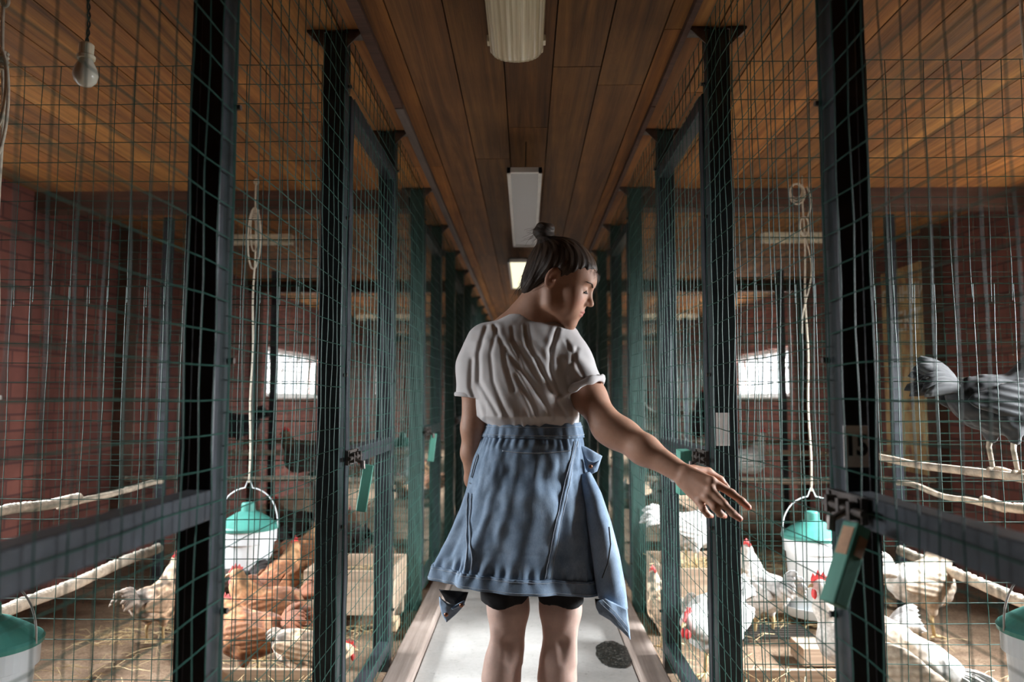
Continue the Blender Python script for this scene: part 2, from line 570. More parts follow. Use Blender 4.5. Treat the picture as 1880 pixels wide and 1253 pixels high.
class SDF:
    def __init__(s, lo, hi, h):
        s.h = h
        s.lo = np.array(lo, float)
        s.n = np.ceil((np.array(hi, float) - s.lo) / h).astype(int) + 1
        s.a = np.full(s.n, 0.5, dtype=np.float32)
        s.ax = [(s.lo[i] + h * np.arange(s.n[i])).astype(np.float32) for i in range(3)]
    def reg(s, lo, hi, m):
        sl = []
        for i in range(3):
            a = int(max(0, math.floor((lo[i] - m - s.lo[i]) / s.h)))
            b = int(min(s.n[i], math.ceil((hi[i] + m - s.lo[i]) / s.h) + 1))
            if b <= a:
                return None, None
            sl.append(slice(a, b))
        sl = tuple(sl)
        X = s.ax[0][sl[0]][:, None, None]
        Y = s.ax[1][sl[1]][None, :, None]
        Z = s.ax[2][sl[2]][None, None, :]
        return sl, (X, Y, Z)
    def apply(s, lo, hi, fn, k, op='+', m=None):
        m = (k + 4 * s.h) if m is None else m
        sl, G = s.reg(lo, hi, m)
        if sl is None:
            return
        d = fn(*G)
        if op == '+':
            s.a[sl] = smin(s.a[sl], d, k)
        elif op == '-':
            s.a[sl] = smax(s.a[sl], -d, k)
        elif op == 'disp':
            s.a[sl] = s.a[sl] + d
    def cone(s, p, q, r1, r2, k=0.01, op='+'):
        p, q = np.array(p, float), np.array(q, float)
        ba = q - p
        L = max(float(ba @ ba), 1e-12)
        def fn(X, Y, Z):
            x, y, z = X - p[0], Y - p[1], Z - p[2]
            t = np.clip((x * ba[0] + y * ba[1] + z * ba[2]) / L, 0, 1)
            return np.sqrt((x - t * ba[0]) ** 2 + (y - t * ba[1]) ** 2 + (z - t * ba[2]) ** 2) - (r1 + t * (r2 - r1))
        rm = max(r1, r2)
        s.apply(np.minimum(p, q) - rm, np.maximum(p, q) + rm, fn, k, op)
    def chain(s, pts, rs, k=0.01):
        for i in range(len(pts) - 1):
            s.cone(pts[i], pts[i + 1], rs[i], rs[i + 1], k)
    def ell(s, c, r, rot=None, k=0.01, op='+'):
        c = np.array(c, float)
        r = np.array(r, float)
        Rm = np.eye(3) if rot is None else np.array(rot)
        def fn(X, Y, Z):
            x, y, z = X - c[0], Y - c[1], Z - c[2]
            l = [x * Rm[0][i] + y * Rm[1][i] + z * Rm[2][i] for i in range(3)]
            k0 = np.sqrt(sum((l[i] / r[i]) ** 2 for i in range(3)))
            k1 = np.sqrt(sum((l[i] / (r[i] ** 2)) ** 2 for i in range(3))) + 1e-6
            return k0 * (k0 - 1) / k1
        rm = r.max()
        s.apply(c - rm, c + rm, fn, k, op)
    def loft(s, sl_, k=0.01, p=2.2):
        """stack of super-ellipses: rows (z, cx, cy, rx, ry)"""
        T = np.array(sl_, float)
        z0, z1 = T[0, 0], T[-1, 0]
        def fn(X, Y, Z):
            zz = Z[0, 0, :]
            g = [np.interp(zz, T[:, 0], T[:, i])[None, None, :] for i in range(1, 5)]
            q = (np.abs((X - g[0]) / g[2]) ** p + np.abs((Y - g[1]) / g[3]) ** p) ** (1 / p)
            d = (q - 1) * np.minimum(g[2], g[3])
            return np.maximum(d, np.maximum(z0 - Z, Z - z1))
        lo = (np.min(T[:, 1] - T[:, 3]), np.min(T[:, 2] - T[:, 4]), z0)
        hi = (np.max(T[:, 1] + T[:, 3]), np.max(T[:, 2] + T[:, 4]), z1)
        s.apply(lo, hi, fn, k)
    def mesh(s):
        A = s.a
        ins = A < 0
        nx, ny, nz = A.shape
        cnt = np.zeros((nx - 1, ny - 1, nz - 1), np.uint8)
        corners = [(i, j, k) for i in (0, 1) for j in (0, 1) for k in (0, 1)]
        for i, j, k in corners:
            cnt += ins[i:nx - 1 + i, j:ny - 1 + j, k:nz - 1 + k]
        act = np.flatnonzero((cnt > 0) & (cnt < 8))
        ci, cj, ck = np.unravel_index(act, cnt.shape)
        vals = {c: A[ci + c[0], cj + c[1], ck + c[2]].astype(np.float64) for c in corners}
        acc = np.zeros((len(act), 3))
        num = np.zeros(len(act))
        for c in corners:
            for ax in range(3):
                if c[ax] == 0:
                    c2 = tuple(1 if q == ax else c[q] for q in range(3))
                    a_, b_ = vals[c], vals[c2]
                    mk = (a_ < 0) != (b_ < 0)
                    t = np.where(mk, a_ / np.where(mk, a_ - b_, 1), 0)
                    p = np.zeros((len(act), 3))
                    for q in range(3):
                        p[:, q] = c[q]
                    p[:, ax] += t
                    acc += p * mk[:, None]
                    num += mk
        V = acc / num[:, None]
        V = s.lo + (V + np.stack([ci, cj, ck], 1)) * s.h
        S = cnt.shape
        quads = []
        for ax in range(3):
            o1, o2 = [(1, 2), (2, 0), (0, 1)][ax]
            sl0 = [slice(1, -1)] * 3
            sl1 = [slice(1, -1)] * 3
            sl0[ax] = slice(0, -1)
            sl1[ax] = slice(1, None)
            a_ = ins[tuple(sl0)]
            b_ = ins[tuple(sl1)]
            for flip, mk in ((False, a_ & ~b_), (True, ~a_ & b_)):
                idx = list(np.nonzero(mk))
                for q in range(3):
                    if q != ax:
                        idx[q] = idx[q] + 1
                def cell(d1, d2):
                    e = [idx[0].copy(), idx[1].copy(), idx[2].copy()]
                    e[o1] = e[o1] + d1
                    e[o2] = e[o2] + d2
                    return np.searchsorted(act, np.ravel_multi_index(e, S))
                q4 = [cell(-1, -1), cell(0, -1), cell(0, 0), cell(-1, 0)]
                if flip:
                    q4 = q4[::-1]
                quads.append(np.stack(q4, 1))
        return V, np.concatenate(quads)
    def grad(s, V):
        pass

def np_mesh(name, V, Q, m, parent=None, tone=None, extra=None, smooth_it=0, loc=None):
    if smooth_it:
        n = len(V)
        for _ in range(smooth_it):
            acc = np.zeros_like(V)
            num = np.zeros(n)
            for a_, b_ in ((0, 1), (1, 2), (2, 3), (3, 0)):
                np.add.at(acc, Q[:, a_], V[Q[:, b_]])
                np.add.at(acc, Q[:, b_], V[Q[:, a_]])
                np.add.at(num, Q[:, a_], 1)
                np.add.at(num, Q[:, b_], 1)
            V = V * 0.5 + 0.5 * acc / np.maximum(num, 1)[:, None]
    me = bpy.data.meshes.new(name)
    me.vertices.add(len(V))
    me.vertices.foreach_set('co', V.astype(np.float32).ravel())
    me.loops.add(len(Q) * 4)
    me.loops.foreach_set('vertex_index', Q.astype(np.int32).ravel())
    me.polygons.add(len(Q))
    me.polygons.foreach_set('loop_start', np.arange(0, len(Q) * 4, 4, dtype=np.int32))
    me.update(calc_edges=True)
    me.polygons.foreach_set('use_smooth', [True] * len(Q))
    for nm, ar in (('tone', tone), ('strand', extra)):
        if ar is not None:
            ca = me.color_attributes.new(nm, 'FLOAT_COLOR', 'POINT')
            ca.data.foreach_set('color', np.concatenate([ar, np.ones((len(V), 1))], 1).astype(np.float32).ravel())
    me.materials.append(m)
    me.validate()
    o = bpy.data.objects.new(name, me)
    COL.objects.link(o)
    if parent is not None:
        o.parent = parent
    if loc is not None:
        o.location = loc
    return o

# ------------------------------------------------------------------ the building
Y0, Y1 = -3.0, 17.0
FX = 0.565                        # plane of the wire mesh on both sides of the walkway
POSTY = [0.44, 1.44] + [2.37 + 0.92 * k for k in range(0, 15)]      # index 0 is k = -1

# ceiling planks, grain along the building
mb = MB()
x = -HALF - 0.2
while x < HALF + 0.2:
    wd = 0.172
    y = Y0 - random.uniform(0, 3)
    while y < Y1 + 0.2:
        L = random.choice([3.0, 3.6, 4.2])
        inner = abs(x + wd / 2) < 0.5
        g = random.uniform(0.28, 0.50) if inner else random.uniform(0.62, 1.0)  # planks over the walkway darker: their weaker light is put into the tone
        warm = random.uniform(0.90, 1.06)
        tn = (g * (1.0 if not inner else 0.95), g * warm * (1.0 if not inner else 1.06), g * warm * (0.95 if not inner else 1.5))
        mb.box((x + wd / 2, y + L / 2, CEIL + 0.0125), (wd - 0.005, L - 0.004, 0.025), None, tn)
        y += L
    x += wd
mb.box(((0), (Y0 + Y1) / 2, CEIL + 0.04), (2 * HALF + 0.6, Y1 - Y0 + 0.6, 0.02), None, (0.05, 0.04, 0.03))
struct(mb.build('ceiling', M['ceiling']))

# cross beams
for i, y in enumerate((4.22, 7.6, 11.0, 14.4)):
    for s in (-1, 1):
        o = MB().box((s * (0.66 + (HALF - 0.66) / 2), y + 0.06, CEIL - 0.055), (HALF - 0.66, 0.12, 0.11)).build('roof_beam', M['beam'], bevel=0.004)
        tag(o, '%s dark wooden cross beam under the %s ceiling' % (['nearest', 'second', 'third', 'farthest'][i], SIDE[s]), 'beam')

# walls with window openings
def side_wall(s):
    mb = MB()
    X = s * (HALF + 0.1)
    H = CEIL + 0.05
    mb.box((X, (Y0 + Y1) / 2, WZ0 / 2), (0.2, Y1 - Y0 + 0.4, WZ0))
    mb.box((X, (Y0 + Y1) / 2, (WZ1 + H) / 2), (0.2, Y1 - Y0 + 0.4, H - WZ1))
    ys = [Y0 - 0.2] + [v for wv in WIN for v in wv] + [Y1 + 0.2]
    for a, b in zip(ys[0::2], ys[1::2]):
        mb.box((X, (a + b) / 2, (WZ0 + WZ1) / 2), (0.2, b - a, WZ1 - WZ0))
    return struct(mb.build('wall_' + SIDE[s], M['brick']))
side_wall(-1)
side_wall(1)
struct(MB().box((0, Y1 + 0.1, CEIL / 2), (2 * HALF + 0.4, 0.2, CEIL)).build('wall_far', M['brick']))
struct(MB().box((0, Y0 - 0.1, CEIL / 2), (2 * HALF + 0.4, 0.2, CEIL)).build('wall_back', M['brick']))
wn = 1
for s in (-1, 1):
    for a, b in WIN:
        X = s * (HALF + 0.08)
        w_ = thing('window_%d' % wn, 'window', 'window', (X, (a + b) / 2, (WZ0 + WZ1) / 2))
        del w_['label'], w_['category']
        struct(w_)
        wn += 1
        W, H = b - a, WZ1 - WZ0
        fr = MB()
        for sy in (-1, 1):
            fr.box((0, sy * (W / 2 - 0.025), 0), (0.06, 0.05, H))
            fr.box((0, 0, sy * (H / 2 - 0.02)), (0.06, W, 0.04))
        nm = 6
        for k in range(1, nm):
            fr.box((0, -W / 2 + W * k / nm, 0), (0.045, 0.035 if k % 2 == 0 else 0.018, H - 0.02))
        fr.box((0, 0, 0.04), (0.03, W - 0.02, 0.016))
        fr.build('window_frame', M['frame'], w_)
        MB().box((0, 0, 0), (0.004, W - 0.06, H - 0.05)).build('window_pane', M['glass'], w_)
        sl = MB().box((-s * 0.08, 0, -H / 2 - 0.012), (0.12, W + 0.1, 0.024)).build('window_sill', M['frame'], w_, bevel=0.003)

# pilasters on the side walls
for s in (-1, 1):
    for i, y in enumerate((5.2, 7.75, 11.4)):
        o = MB().box((s * (HALF - 0.035), y, CEIL / 2), (0.07, 0.14, CEIL)).build('wall_pilaster', M['beam'], bevel=0.004)
        tag(o, '%s dark wooden pilaster upright against the %s brick wall' % (['nearest', 'middle', 'farthest'][i], SIDE[s]), 'pilaster')

# floor: walkway sheets, studded mat, pen litter
mb = MB()
mb.box((0, (Y0 + Y1) / 2, -0.03), (2 * HALF, Y1 - Y0, 0.04))
struct(mb.build('floor', M['litter']))
for s in (-1, 1):
    n1, n2 = 60, 300
    vs_, fs = [], []
    for i in range(n1 + 1):
        for j in range(n2 + 1):
            X = s * (0.56 + (HALF - 0.565) * i / n1)
            Y = Y0 + (Y1 - Y0) * j / n2
            z = 0.008 + 0.010 * mnoise.noise(Vector((X * 3, Y * 3, 1))) + 0.008 * mnoise.noise(Vector((X * 11, Y * 11, 5)))
            vs_.append((X, Y, max(z, -0.005)))
    for i in range(n1):
        for j in range(n2):
            q = (i * (n2 + 1) + j, (i + 1) * (n2 + 1) + j, (i + 1) * (n2 + 1) + j + 1, i * (n2 + 1) + j + 1)
            fs.append(q if s > 0 else q[::-1])
    o = MB().add(vs_, fs).build('pen_litter', M['litter'], smooth=True)
    tag(o, 'brown trampled straw and soil litter covering the %s pens' % SIDE[s], 'litter', kind='stuff')

for i, (a, b) in enumerate(((3.13, 4.9), (4.91, 7.4), (7.41, 9.9), (9.91, 12.4), (12.41, 17.0))):
    o = MB().box((0, (a + b) / 2, 0.004), (0.90, b - a, 0.02)).build('walkway_sheet', M['walk'], bevel=0.002)
    tag(o, '%s pale grey sheet of the walkway floor%s' % (ORD[i], ', with a dark stain on it' if i == 0 else ', farther down the walkway'), 'floor sheet')
o = MB().box((0, 2.26, 0.002), (0.90, 1.72, 0.018)).build('studded_mat', M['stud'])
tag(o, 'brown studded mat at the bottom edge of the walkway', 'mat')

# kerbs along the walkway
for s in (-1, 1):
    for i, (a, b) in enumerate(((0.3, 3.9), (3.9, 8.0), (8.0, 12.4), (12.4, 17.0))):
        mb = MB()
        mb.box((s * 0.505, (a + b) / 2, 0.03), (0.10, b - a - 0.006, 0.075))
        o = mb.build('kerb_board', M['kerb'], bevel=0.006)
        tag(o, '%s weathered wooden kerb board along the %s edge of the walkway' % (['nearest', 'second', 'third', 'farthest'][i], SIDE[s]), 'kerb')

# dark stain on the walkway
c0 = P(1126, 1193, 3.3)
c0 = P(1126, 1193, 1.15 * 1400 / 463)
vs_, n = [], 64
poly = []
for k in range(n):
    an = 2 * PI * k / n
    rr = 1 + 0.10 * mnoise.noise(Vector((math.cos(an) * 2, math.sin(an) * 2, 3))) + 0.05 * mnoise.noise(Vector((math.cos(an) * 9, math.sin(an) * 9, 8)))
    poly.append((0.078 * rr * math.cos(an), 0.175 * rr * math.sin(an)))
o = MB().prism(poly, (c0.x, c0.y, 0.0155), (1, 0, 0), (0, 1, 0), 0.004).build('floor_stain', M['stain'])
tag(o, 'oval black gritty stain on the right of the walkway by the jacket sleeve', 'stain')

# battens along the ceiling edges
for s in (-1, 1):
    for i, (a, b) in enumerate(((0.4, 2.95), (2.95, 6.2), (6.2, 10.5), (10.5, 17.0))):
        wd = 0.035 if s < 0 else 0.02
        o = MB().box((s * (0.505), (a + b) / 2, CEIL - 0.012), (wd, b - a - 0.01, 0.022)).build('ceiling_batten', M['batten'] if (s < 0 and i) else M['beam'], bevel=0.002)
        tag(o, '%s narrow wooden batten nailed along the %s edge of the walkway ceiling' % (['nearest', 'second', 'third', 'farthest'][i], SIDE[s]), 'batten')

# ------------------------------------------------------------------ fence posts
PW = 0.07
def post(s, k, y):
    col = M['paint'] if k < 3 else M['green_paint']
    t = thing('fence_post', '%s dark square fence post on the %s side of the walkway' % (ORD[k], SIDE[s]), 'post', (s * (FX + 0.008 + PW / 2), y, 0))
    shaft = MB().box((0, -0.03, CEIL / 2 - 0.005), (PW, 0.06, CEIL - 0.01)).build('shaft', col, t, bevel=0.003)
    br_ = MB()
    br_.box((0, 0.03, CEIL - 0.03), (0.005, 0.06, 0.05))
    br_.box((-s * 0.06, -0.03, CEIL - 0.004), (0.06, 0.06, 0.008))
    br_.box((s * 0.06, -0.03, CEIL - 0.004), (0.06, 0.06, 0.008))
    for e in (-1, 1):
        br_.prism([(0, 0), (0.055, 0), (0, -0.055)], (e * PW / 2, -0.061, CEIL - 0.008), (e, 0, 0), (0, 0, 1), 0.005)
    br_.build('top_bracket', M['metal'], t)
    if k < 5:
        for z in (0.25, 0.75, 1.22, 1.72, 2.15):
            b_ = MB().tube([(-s * (PW / 2), -0.015, z), (-s * (PW / 2 + 0.012), -0.015, z)], 0.006, 8)
            b_.build('bolt', M['metal'], shaft)
    return t
posts = {}
for s in (-1, 1):
    for k in range(16):
        posts[(s, k)] = post(s, k, POSTY[k + 1] + 0.03)

# number tags
def number_tag(s, k, z, txt, label, face=-1):
    y = POSTY[k + 1] + 0.03
    X = s * (FX + 0.008 + 0.022)
    t = thing('number_tag', label, 'tag', (X - s * 0.004, y - 0.032 - 0.047 - 0.002, z))
    mb = MB().box((0, 0, 0), (0.043, 0.002, 0.074))
    mb.build('plate', M['tag'], t)
    cu = bpy.data.curves.new('numerals', 'FONT')
    cu.body = txt
    cu.size = 0.050
    cu.extrude = 0.0008
    cu.offset = 0.0016
    cu.align_x = 'CENTER'
    cu.align_y = 'CENTER'
    o = text_mesh('numerals', cu, M['ink'])
    o.parent = t
    o.location = (0, -0.0022, 0)
    o.scale = (0.85, 1, 1)
    o.rotation_euler = (R(90), 0, 0)
number_tag(1, 0, P(1575, 820, 1.39).z, '15', 'white paper number tag reading 15 on the nearest right post')
z_ = P(1308, 785, 2.49).z
o = MB().box((FX + 0.008 + PW / 2 - 0.012, POSTY[2] - 0.033, z_), (0.04, 0.002, 0.10)).build('blank_tag', M['tag'])
tag(o, 'small pale tag on the second right post above the hand', 'tag')

# ------------------------------------------------------------------ fixed wire panels and doors
RAILZ = 0.955
def fixed_panel(s, k, y0, y1, z0=0.06, z1=CEIL - 0.015, lab=None):
    mb = MB()
    far = y0 > 8
    if s > 0:
        wires(mb, (s * FX, y0, z0), (0, 1, 0), (0, 0, 1), y1 - y0, z1 - z0, bulge=-0.012, na=5 if far else 9, nb=8 if far else 22)
    else:
        wires(mb, (s * FX, y0, z0), (0, 1, 0), (0, 0, 1), y1 - y0, z1 - z0, bulge=0.012, na=5 if far else 9, nb=8 if far else 22)
    o = mb.build('wire_panel', M['wire'])
    return tag(o, lab, 'wire mesh')

def bolt_latch(t, s, y, d=-1):
    """sliding bolt where the middle rail meets the post (local coordinates of the door)"""
    l = MB()
    l.box((-s * 0.012, y + 0.015, RAILZ + 0.005), (0.010, 0.15, 0.045))
    for e in (-0.045, 0.0, 0.05):
        l.box((-s * 0.024, y + e, RAILZ + 0.005), (0.020, 0.012, 0.030))
    l.tube([(-s * 0.026, y - 0.09, RAILZ + 0.005), (-s * 0.026, y + 0.075, RAILZ + 0.005)], 0.0065, 10)
    l.tube([(-s * 0.026, y - 0.03, RAILZ + 0.005), (-s * 0.055, y - 0.03, RAILZ - 0.012)], 0.006, 8)
    l.tube([(-s * 0.055, y - 0.03, RAILZ - 0.005), (-s * 0.057, y - 0.03, RAILZ - 0.03)], 0.008, 8)
    for e in (-0.05, 0.07):
        for q in (-1, 1):
            l.tube([(-s * 0.016, y + e, RAILZ + 0.005 + q * 0.016), (-s * 0.021, y + e, RAILZ + 0.005 + q * 0.016)], 0.005, 8)
    return l.build('bolt_latch', M['metal'], t)

def turn_block(t, s, y, z, L, lean, lean2, tilt=0.0, sx=0.042, worn=False):
    rot = Matrix.Rotation(lean, 3, 'Y') @ Matrix.Rotation(lean2, 3, 'X') @ Matrix.Rotation(tilt, 3, 'Z')
    mb = MB().box((0, 0, -L / 2), (sx, sx, L))
    o = mb.build('turn_block', M['teal_wood'], t, bevel=0.003)
    o.location = (-s * 0.045, y, z)
    o.rotation_euler = rot.to_euler()
    if worn:
        p = MB()
        p.box((0.003, -sx / 2 - 0.0006, -L * 0.26), (sx * 0.6, 0.001, L * 0.24))
        p.box((-sx / 2 - 0.0006, 0.0, -L * 0.24), (0.001, sx * 0.7, L * 0.34))
        p.build('worn_patch', M['bare_patch'], o)
    return o

def door(s, k, y0, y1, detail):
    name = ['nearest', 'second', 'third', 'fourth', 'fifth', 'sixth', 'seventh', 'farthest'][k]
    t = thing('pen_door', '%s framed wire mesh door on the %s side of the walkway' % (name, SIDE[s]), 'door', (s * (FX + 0.008), 0, 0))
    ST = 0.045
    mt = M['door_paint']
    for yy in (y0 + ST / 2, y1 - ST / 2):
        MB().box((s * ST / 2, yy, 1.115), (ST, ST, 2.05)).build('stile', mt, t, bevel=0.003)
    for zz, hh, nm in ((2.12, 0.05, 'top_rail'), (RAILZ, 0.055, 'middle_rail'), (0.115, 0.045, 'bottom_rail')):
        MB().box((s * ST / 2, (y0 + y1) / 2, zz), (ST, y1 - y0 - 2 * ST - 0.002, hh)).build(nm, mt, t, bevel=0.003)
    mb = MB()
    far = y0 > 8
    wires(mb, (-s * 0.008, y0 + 0.005, 0.10), (0, 1, 0), (0, 0, 1), y1 - y0 - 0.01, 2.03, bulge=-s * 0.004, na=5 if far else 9, nb=8 if far else 22)
    mb.build('wire_mesh', M['wire'], t)
    if y0 < 9 and not (k == 0 and s < 0):
        bolt_latch(t, s, y1 - 0.085 if k == 0 else y0 + 0.02)
    return t

for s in (-1, 1):
    di = 0
    fi = 0
    for j in range(16):
        y0, y1 = POSTY[j], POSTY[j + 1]
        if j % 2 == 0:
            dr = door(s, di, y0 + 0.062, y1 - 0.002, j < 6)
            if j > 0:
                mb = MB()
                wires(mb, (s * FX, y0, 2.16), (0, 1, 0), (0, 0, 1), 0.96, CEIL - 2.17, na=5, nb=4)
                o = mb.build('transom_mesh', M['wire'])
                tag(o, 'wire mesh strip above the %s door on the %s side' % (ORD[di], SIDE[s]), 'wire mesh')
            # wooden turn blocks hanging from the rails
            if j == 0 and s == 1:
                turn_block(dr, s, y1 - 0.195, RAILZ - 0.008, 0.132, 0.42, -0.20, 0.38, sx=0.031, worn=True)
            if j == 2 and s == -1:
                turn_block(dr, s, y0 + 0.20, RAILZ - 0.03, 0.155, 0.13, -0.12, 0.2, 0.034)
            if j == 4 and s == -1:
                turn_block(dr, s, y0 + 0.16, RAILZ - 0.01, 0.16, 0.10, -0.10, 0.2, 0.034)
            if j == 2 and s == 1:
                turn_block(dr, s, y0 + 0.22, RAILZ + 0.02, 0.15, 0.0, 0.1, 0.2, 0.04)
            di += 1
        else:
            fixed_panel(s, fi, y0, y1, lab='%s fixed green wire mesh panel on the %s side of the walkway' % (ORD[fi], SIDE[s]))
            fi += 1

# clear plastic bottle scrap hanging from the second right door latch
p0 = P(1290, 850, 2.60)
mb = MB()
rr = []
for i in range(9):
    rr.append((0.018 + 0.012 * math.sin(i * 1.1), -0.012 * i))
mb.lathe(rr, (FX - 0.05, 2.62, p0.z + 0.03), 10)
o = mb.build('plastic_scrap', M['clear'], smooth=False)
tag(o, 'crumpled clear plastic hanging on the latch just above the hand', 'plastic scrap')

# ------------------------------------------------------------------ partitions between the pens
PARTY = [POSTY[2], POSTY[4], POSTY[6], POSTY[8], POSTY[10], POSTY[12], POSTY[14]]
for s in (-1, 1):
    for i, y in enumerate(PARTY):
        far = i > 2
        t = thing('pen_partition', '%s wire mesh partition across the %s pens' % (ORD[i], SIDE[s]), 'wire mesh', (s * (FX + 0.09), y, 0))
        w_ = HALF - 0.02 - (FX + 0.09)
        cell = 0.0615 if not far else 0.08
        for nm, z0, z1 in (('upper_mesh', 1.46, CEIL - 0.10), ('lower_mesh', 0.05, 1.50)):
            mb = MB()
            o_ = (0, 0.004 if nm == 'upper_mesh' else -0.004, z0)
            wires(mb, o_, (s, 0, 0), (0, 0, 1), w_, z1 - z0, cell=cell, r=0.0013, jit=0.0016, na=16 if not far else 6, nb=14 if not far else 5, free=0.03)
            mb.build(nm, M['wire'] if nm == 'lower_mesh' or i else M['wire'], t)
        # slim post in the middle of the partition and a rail
        if i > 0:
            o = MB().box((s * (2.03), y + 0.035, (CEIL - 0.15) / 2), (0.045, 0.045, CEIL - 0.15)).build('support_post', M['door_paint'], bevel=0.003)
            tag(o, '%s slim grey post standing inside the %s pens' % (ORD[i - 1], SIDE[s]), 'post')

# ------------------------------------------------------------------ things hanging from the ceiling
def fluorescent_hang(y0, y1, z, w_, label, dm='greydiff', dx=0.0):
    t = thing('hanging_lamp', label, 'ceiling lamp', (dx, (y0 + y1) / 2, z))
    xc = -0.006
    L = y1 - y0
    h = 0.035
    tr = MB().box((xc, 0, h), (w_, L, 0.035), taper=0.8)
    tr.build('housing', M['cable'], t, bevel=0.003)
    rim = MB()
    for e in (-1, 1):
        rim.box((xc + e * (w_ / 2 - 0.008), 0, 0.006), (0.016, L, 0.022))
        rim.box((xc, e * (L / 2 - 0.01), 0.006), (w_, 0.02, 0.022))
    rim.build('rim', M['frame'], t)
    MB().box((xc, 0, 0.008), (w_ - 0.03, L - 0.04, 0.012)).build('diffuser', M[dm], t)
    cb_ = MB()
    for e in (-0.42, 0.42):
        cb_.tube([(xc + 0.004, e * L, h), (xc + 0.007, e * L + 0.01, CEIL - z)], 0.003, 6)
    cb_.build('suspension_wire', M['cable'], t)
    return t
fluorescent_hang(3.28, 4.95, 2.14, 0.155, 'slim grey rectangular lamp hanging above the woman')
fluorescent_hang(5.5, 6.9, 2.14, 0.155, 'lit white lamp hanging behind the hair bun, partly hidden', 'lit', -0.05)
fluorescent_hang(9.6, 11.0, 2.14, 0.155, 'farthest lamp hanging under the walkway ceiling', 'lit')

# ribbed diffuser lamp at top of the picture
t = thing('ribbed_lamp', 'translucent ribbed oblong lamp on the ceiling at the top of the picture', 'ceiling lamp', (-0.03, 1.85, CEIL))
L = 1.24
vs_, fs = [], []
ny, na = 40, 33
prof = []
for j in range(ny + 1):
    v = j / ny
    e = max(0.0, 1 - v * L / 0.10, 1 - (1 - v) * L / 0.10)
    q = math.sqrt(max(0.0, 1 - e ** 2.6))
    for i in range(na):
        a_ = PI * i / (na - 1)
        rib = 1 + 0.02 * (i % 2)
        vs_.append(((0.086 * (0.72 + 0.28 * q)) * math.cos(a_) * rib * -1, -L / 2 + v * L, -0.025 - (0.050 * q + 0.004) * math.sin(a_) ** 0.75 * rib))
for j in range(ny):
    for i in range(na - 1):
        fs.append((j * na + i, j * na + i + 1, (j + 1) * na + i + 1, (j + 1) * na + i))
fs.append(tuple(range(na)))
fs.append(tuple(ny * na + i for i in range(na - 1, -1, -1)))
MB().add(vs_, fs).build('diffuser', M['diff'], t, smooth=False)
mb = MB().box((0, 0, -0.0125), (0.176, L + 0.004, 0.025))
hs = mb.build('housing', M['cream'], t, bevel=0.006)
for e in (-1, 1):
    for yy in (-0.45, 0.0, 0.52):
        MB().box((e * 0.089, yy, -0.026), (0.010, 0.035, 0.022)).build('clip', M['cream'], hs, bevel=0.002)

# cross-wise lamps over the pens
def batten_lamp(s, y, z, x0, x1, label):
    t = thing('pen_lamp', label, 'ceiling lamp', (s * (x0 + x1) / 2, y, z))
    L = x1 - x0
    MB().box((0, 0, 0.045), (L, 0.07, 0.03)).build('housing', M['cream'], t, bevel=0.004)
    rt = Matrix.Rotation(R(90), 3, 'Y')
    pr = [(0.012, -L / 2), (0.026, -L / 2 + 0.006), (0.028, -L / 2 + 0.03), (0.028, L / 2 - 0.03), (0.026, L / 2 - 0.006), (0.012, L / 2)]
    MB().lathe(pr, (0, 0, 0.012), 20, rt).build('diffuser', M['diff'], t, smooth=True)
    mb = MB()
    for e in (-1, 1):
        mb.box((e * (L / 2 - 0.012), 0, 0.02), (0.022, 0.065, 0.06))
    mb.build('end_cap', M['cream'], t, bevel=0.004)
    mb = MB()
    for e in (-1, 1):
        mb.box((e * L * 0.3, 0, 0.06 + (CEIL - z - 0.06) / 2), (0.02, 0.02, CEIL - z - 0.06))
    mb.build('hanger', M['cream'], t)
for s in (-1, 1):
    batten_lamp(s, 5.4, 2.26, 1.68, 2.45, 'cream tube lamp under the %s ceiling, the nearer of two' % SIDE[s])
    batten_lamp(s, 10.7, 2.26, 1.60, 2.40, 'cream tube lamp far back under the %s ceiling, the farther of two' % SIDE[s])

# light bulb
pb = P(157, 135, 1.87)
t = thing('pendant_bulb', 'bare unlit light bulb on a twisted cord, upper left', 'light bulb', pb)
MB().lathe([(0.004, -0.034), (0.016, -0.031), (0.026, -0.020), (0.030, -0.004), (0.027, 0.012), (0.019, 0.028), (0.015, 0.04)], (0, 0, 0), 24).build('glass_bulb', M['bulb'], t, smooth=True)
MB().lathe([(0.0145, 0.036), (0.021, 0.037), (0.022, 0.045), (0.017, 0.050), (0.018, 0.075), (0.012, 0.080), (0.004, 0.083)], (0, 0, 0), 20).build('socket', M['cream'], t, smooth=False)
mb = MB()
H = CEIL - pb.z
for q in (0, PI):
    pts = [(0.003 * math.cos(q + i * 0.9) + 0.003 * math.sin(i * 0.2), 0.003 * math.sin(q + i * 0.9), 0.08 + (H - 0.08) * i / 40) for i in range(41)]
    mb.tube(pts, 0.0022, 6)
mb.build('cord', M['cable'], t)

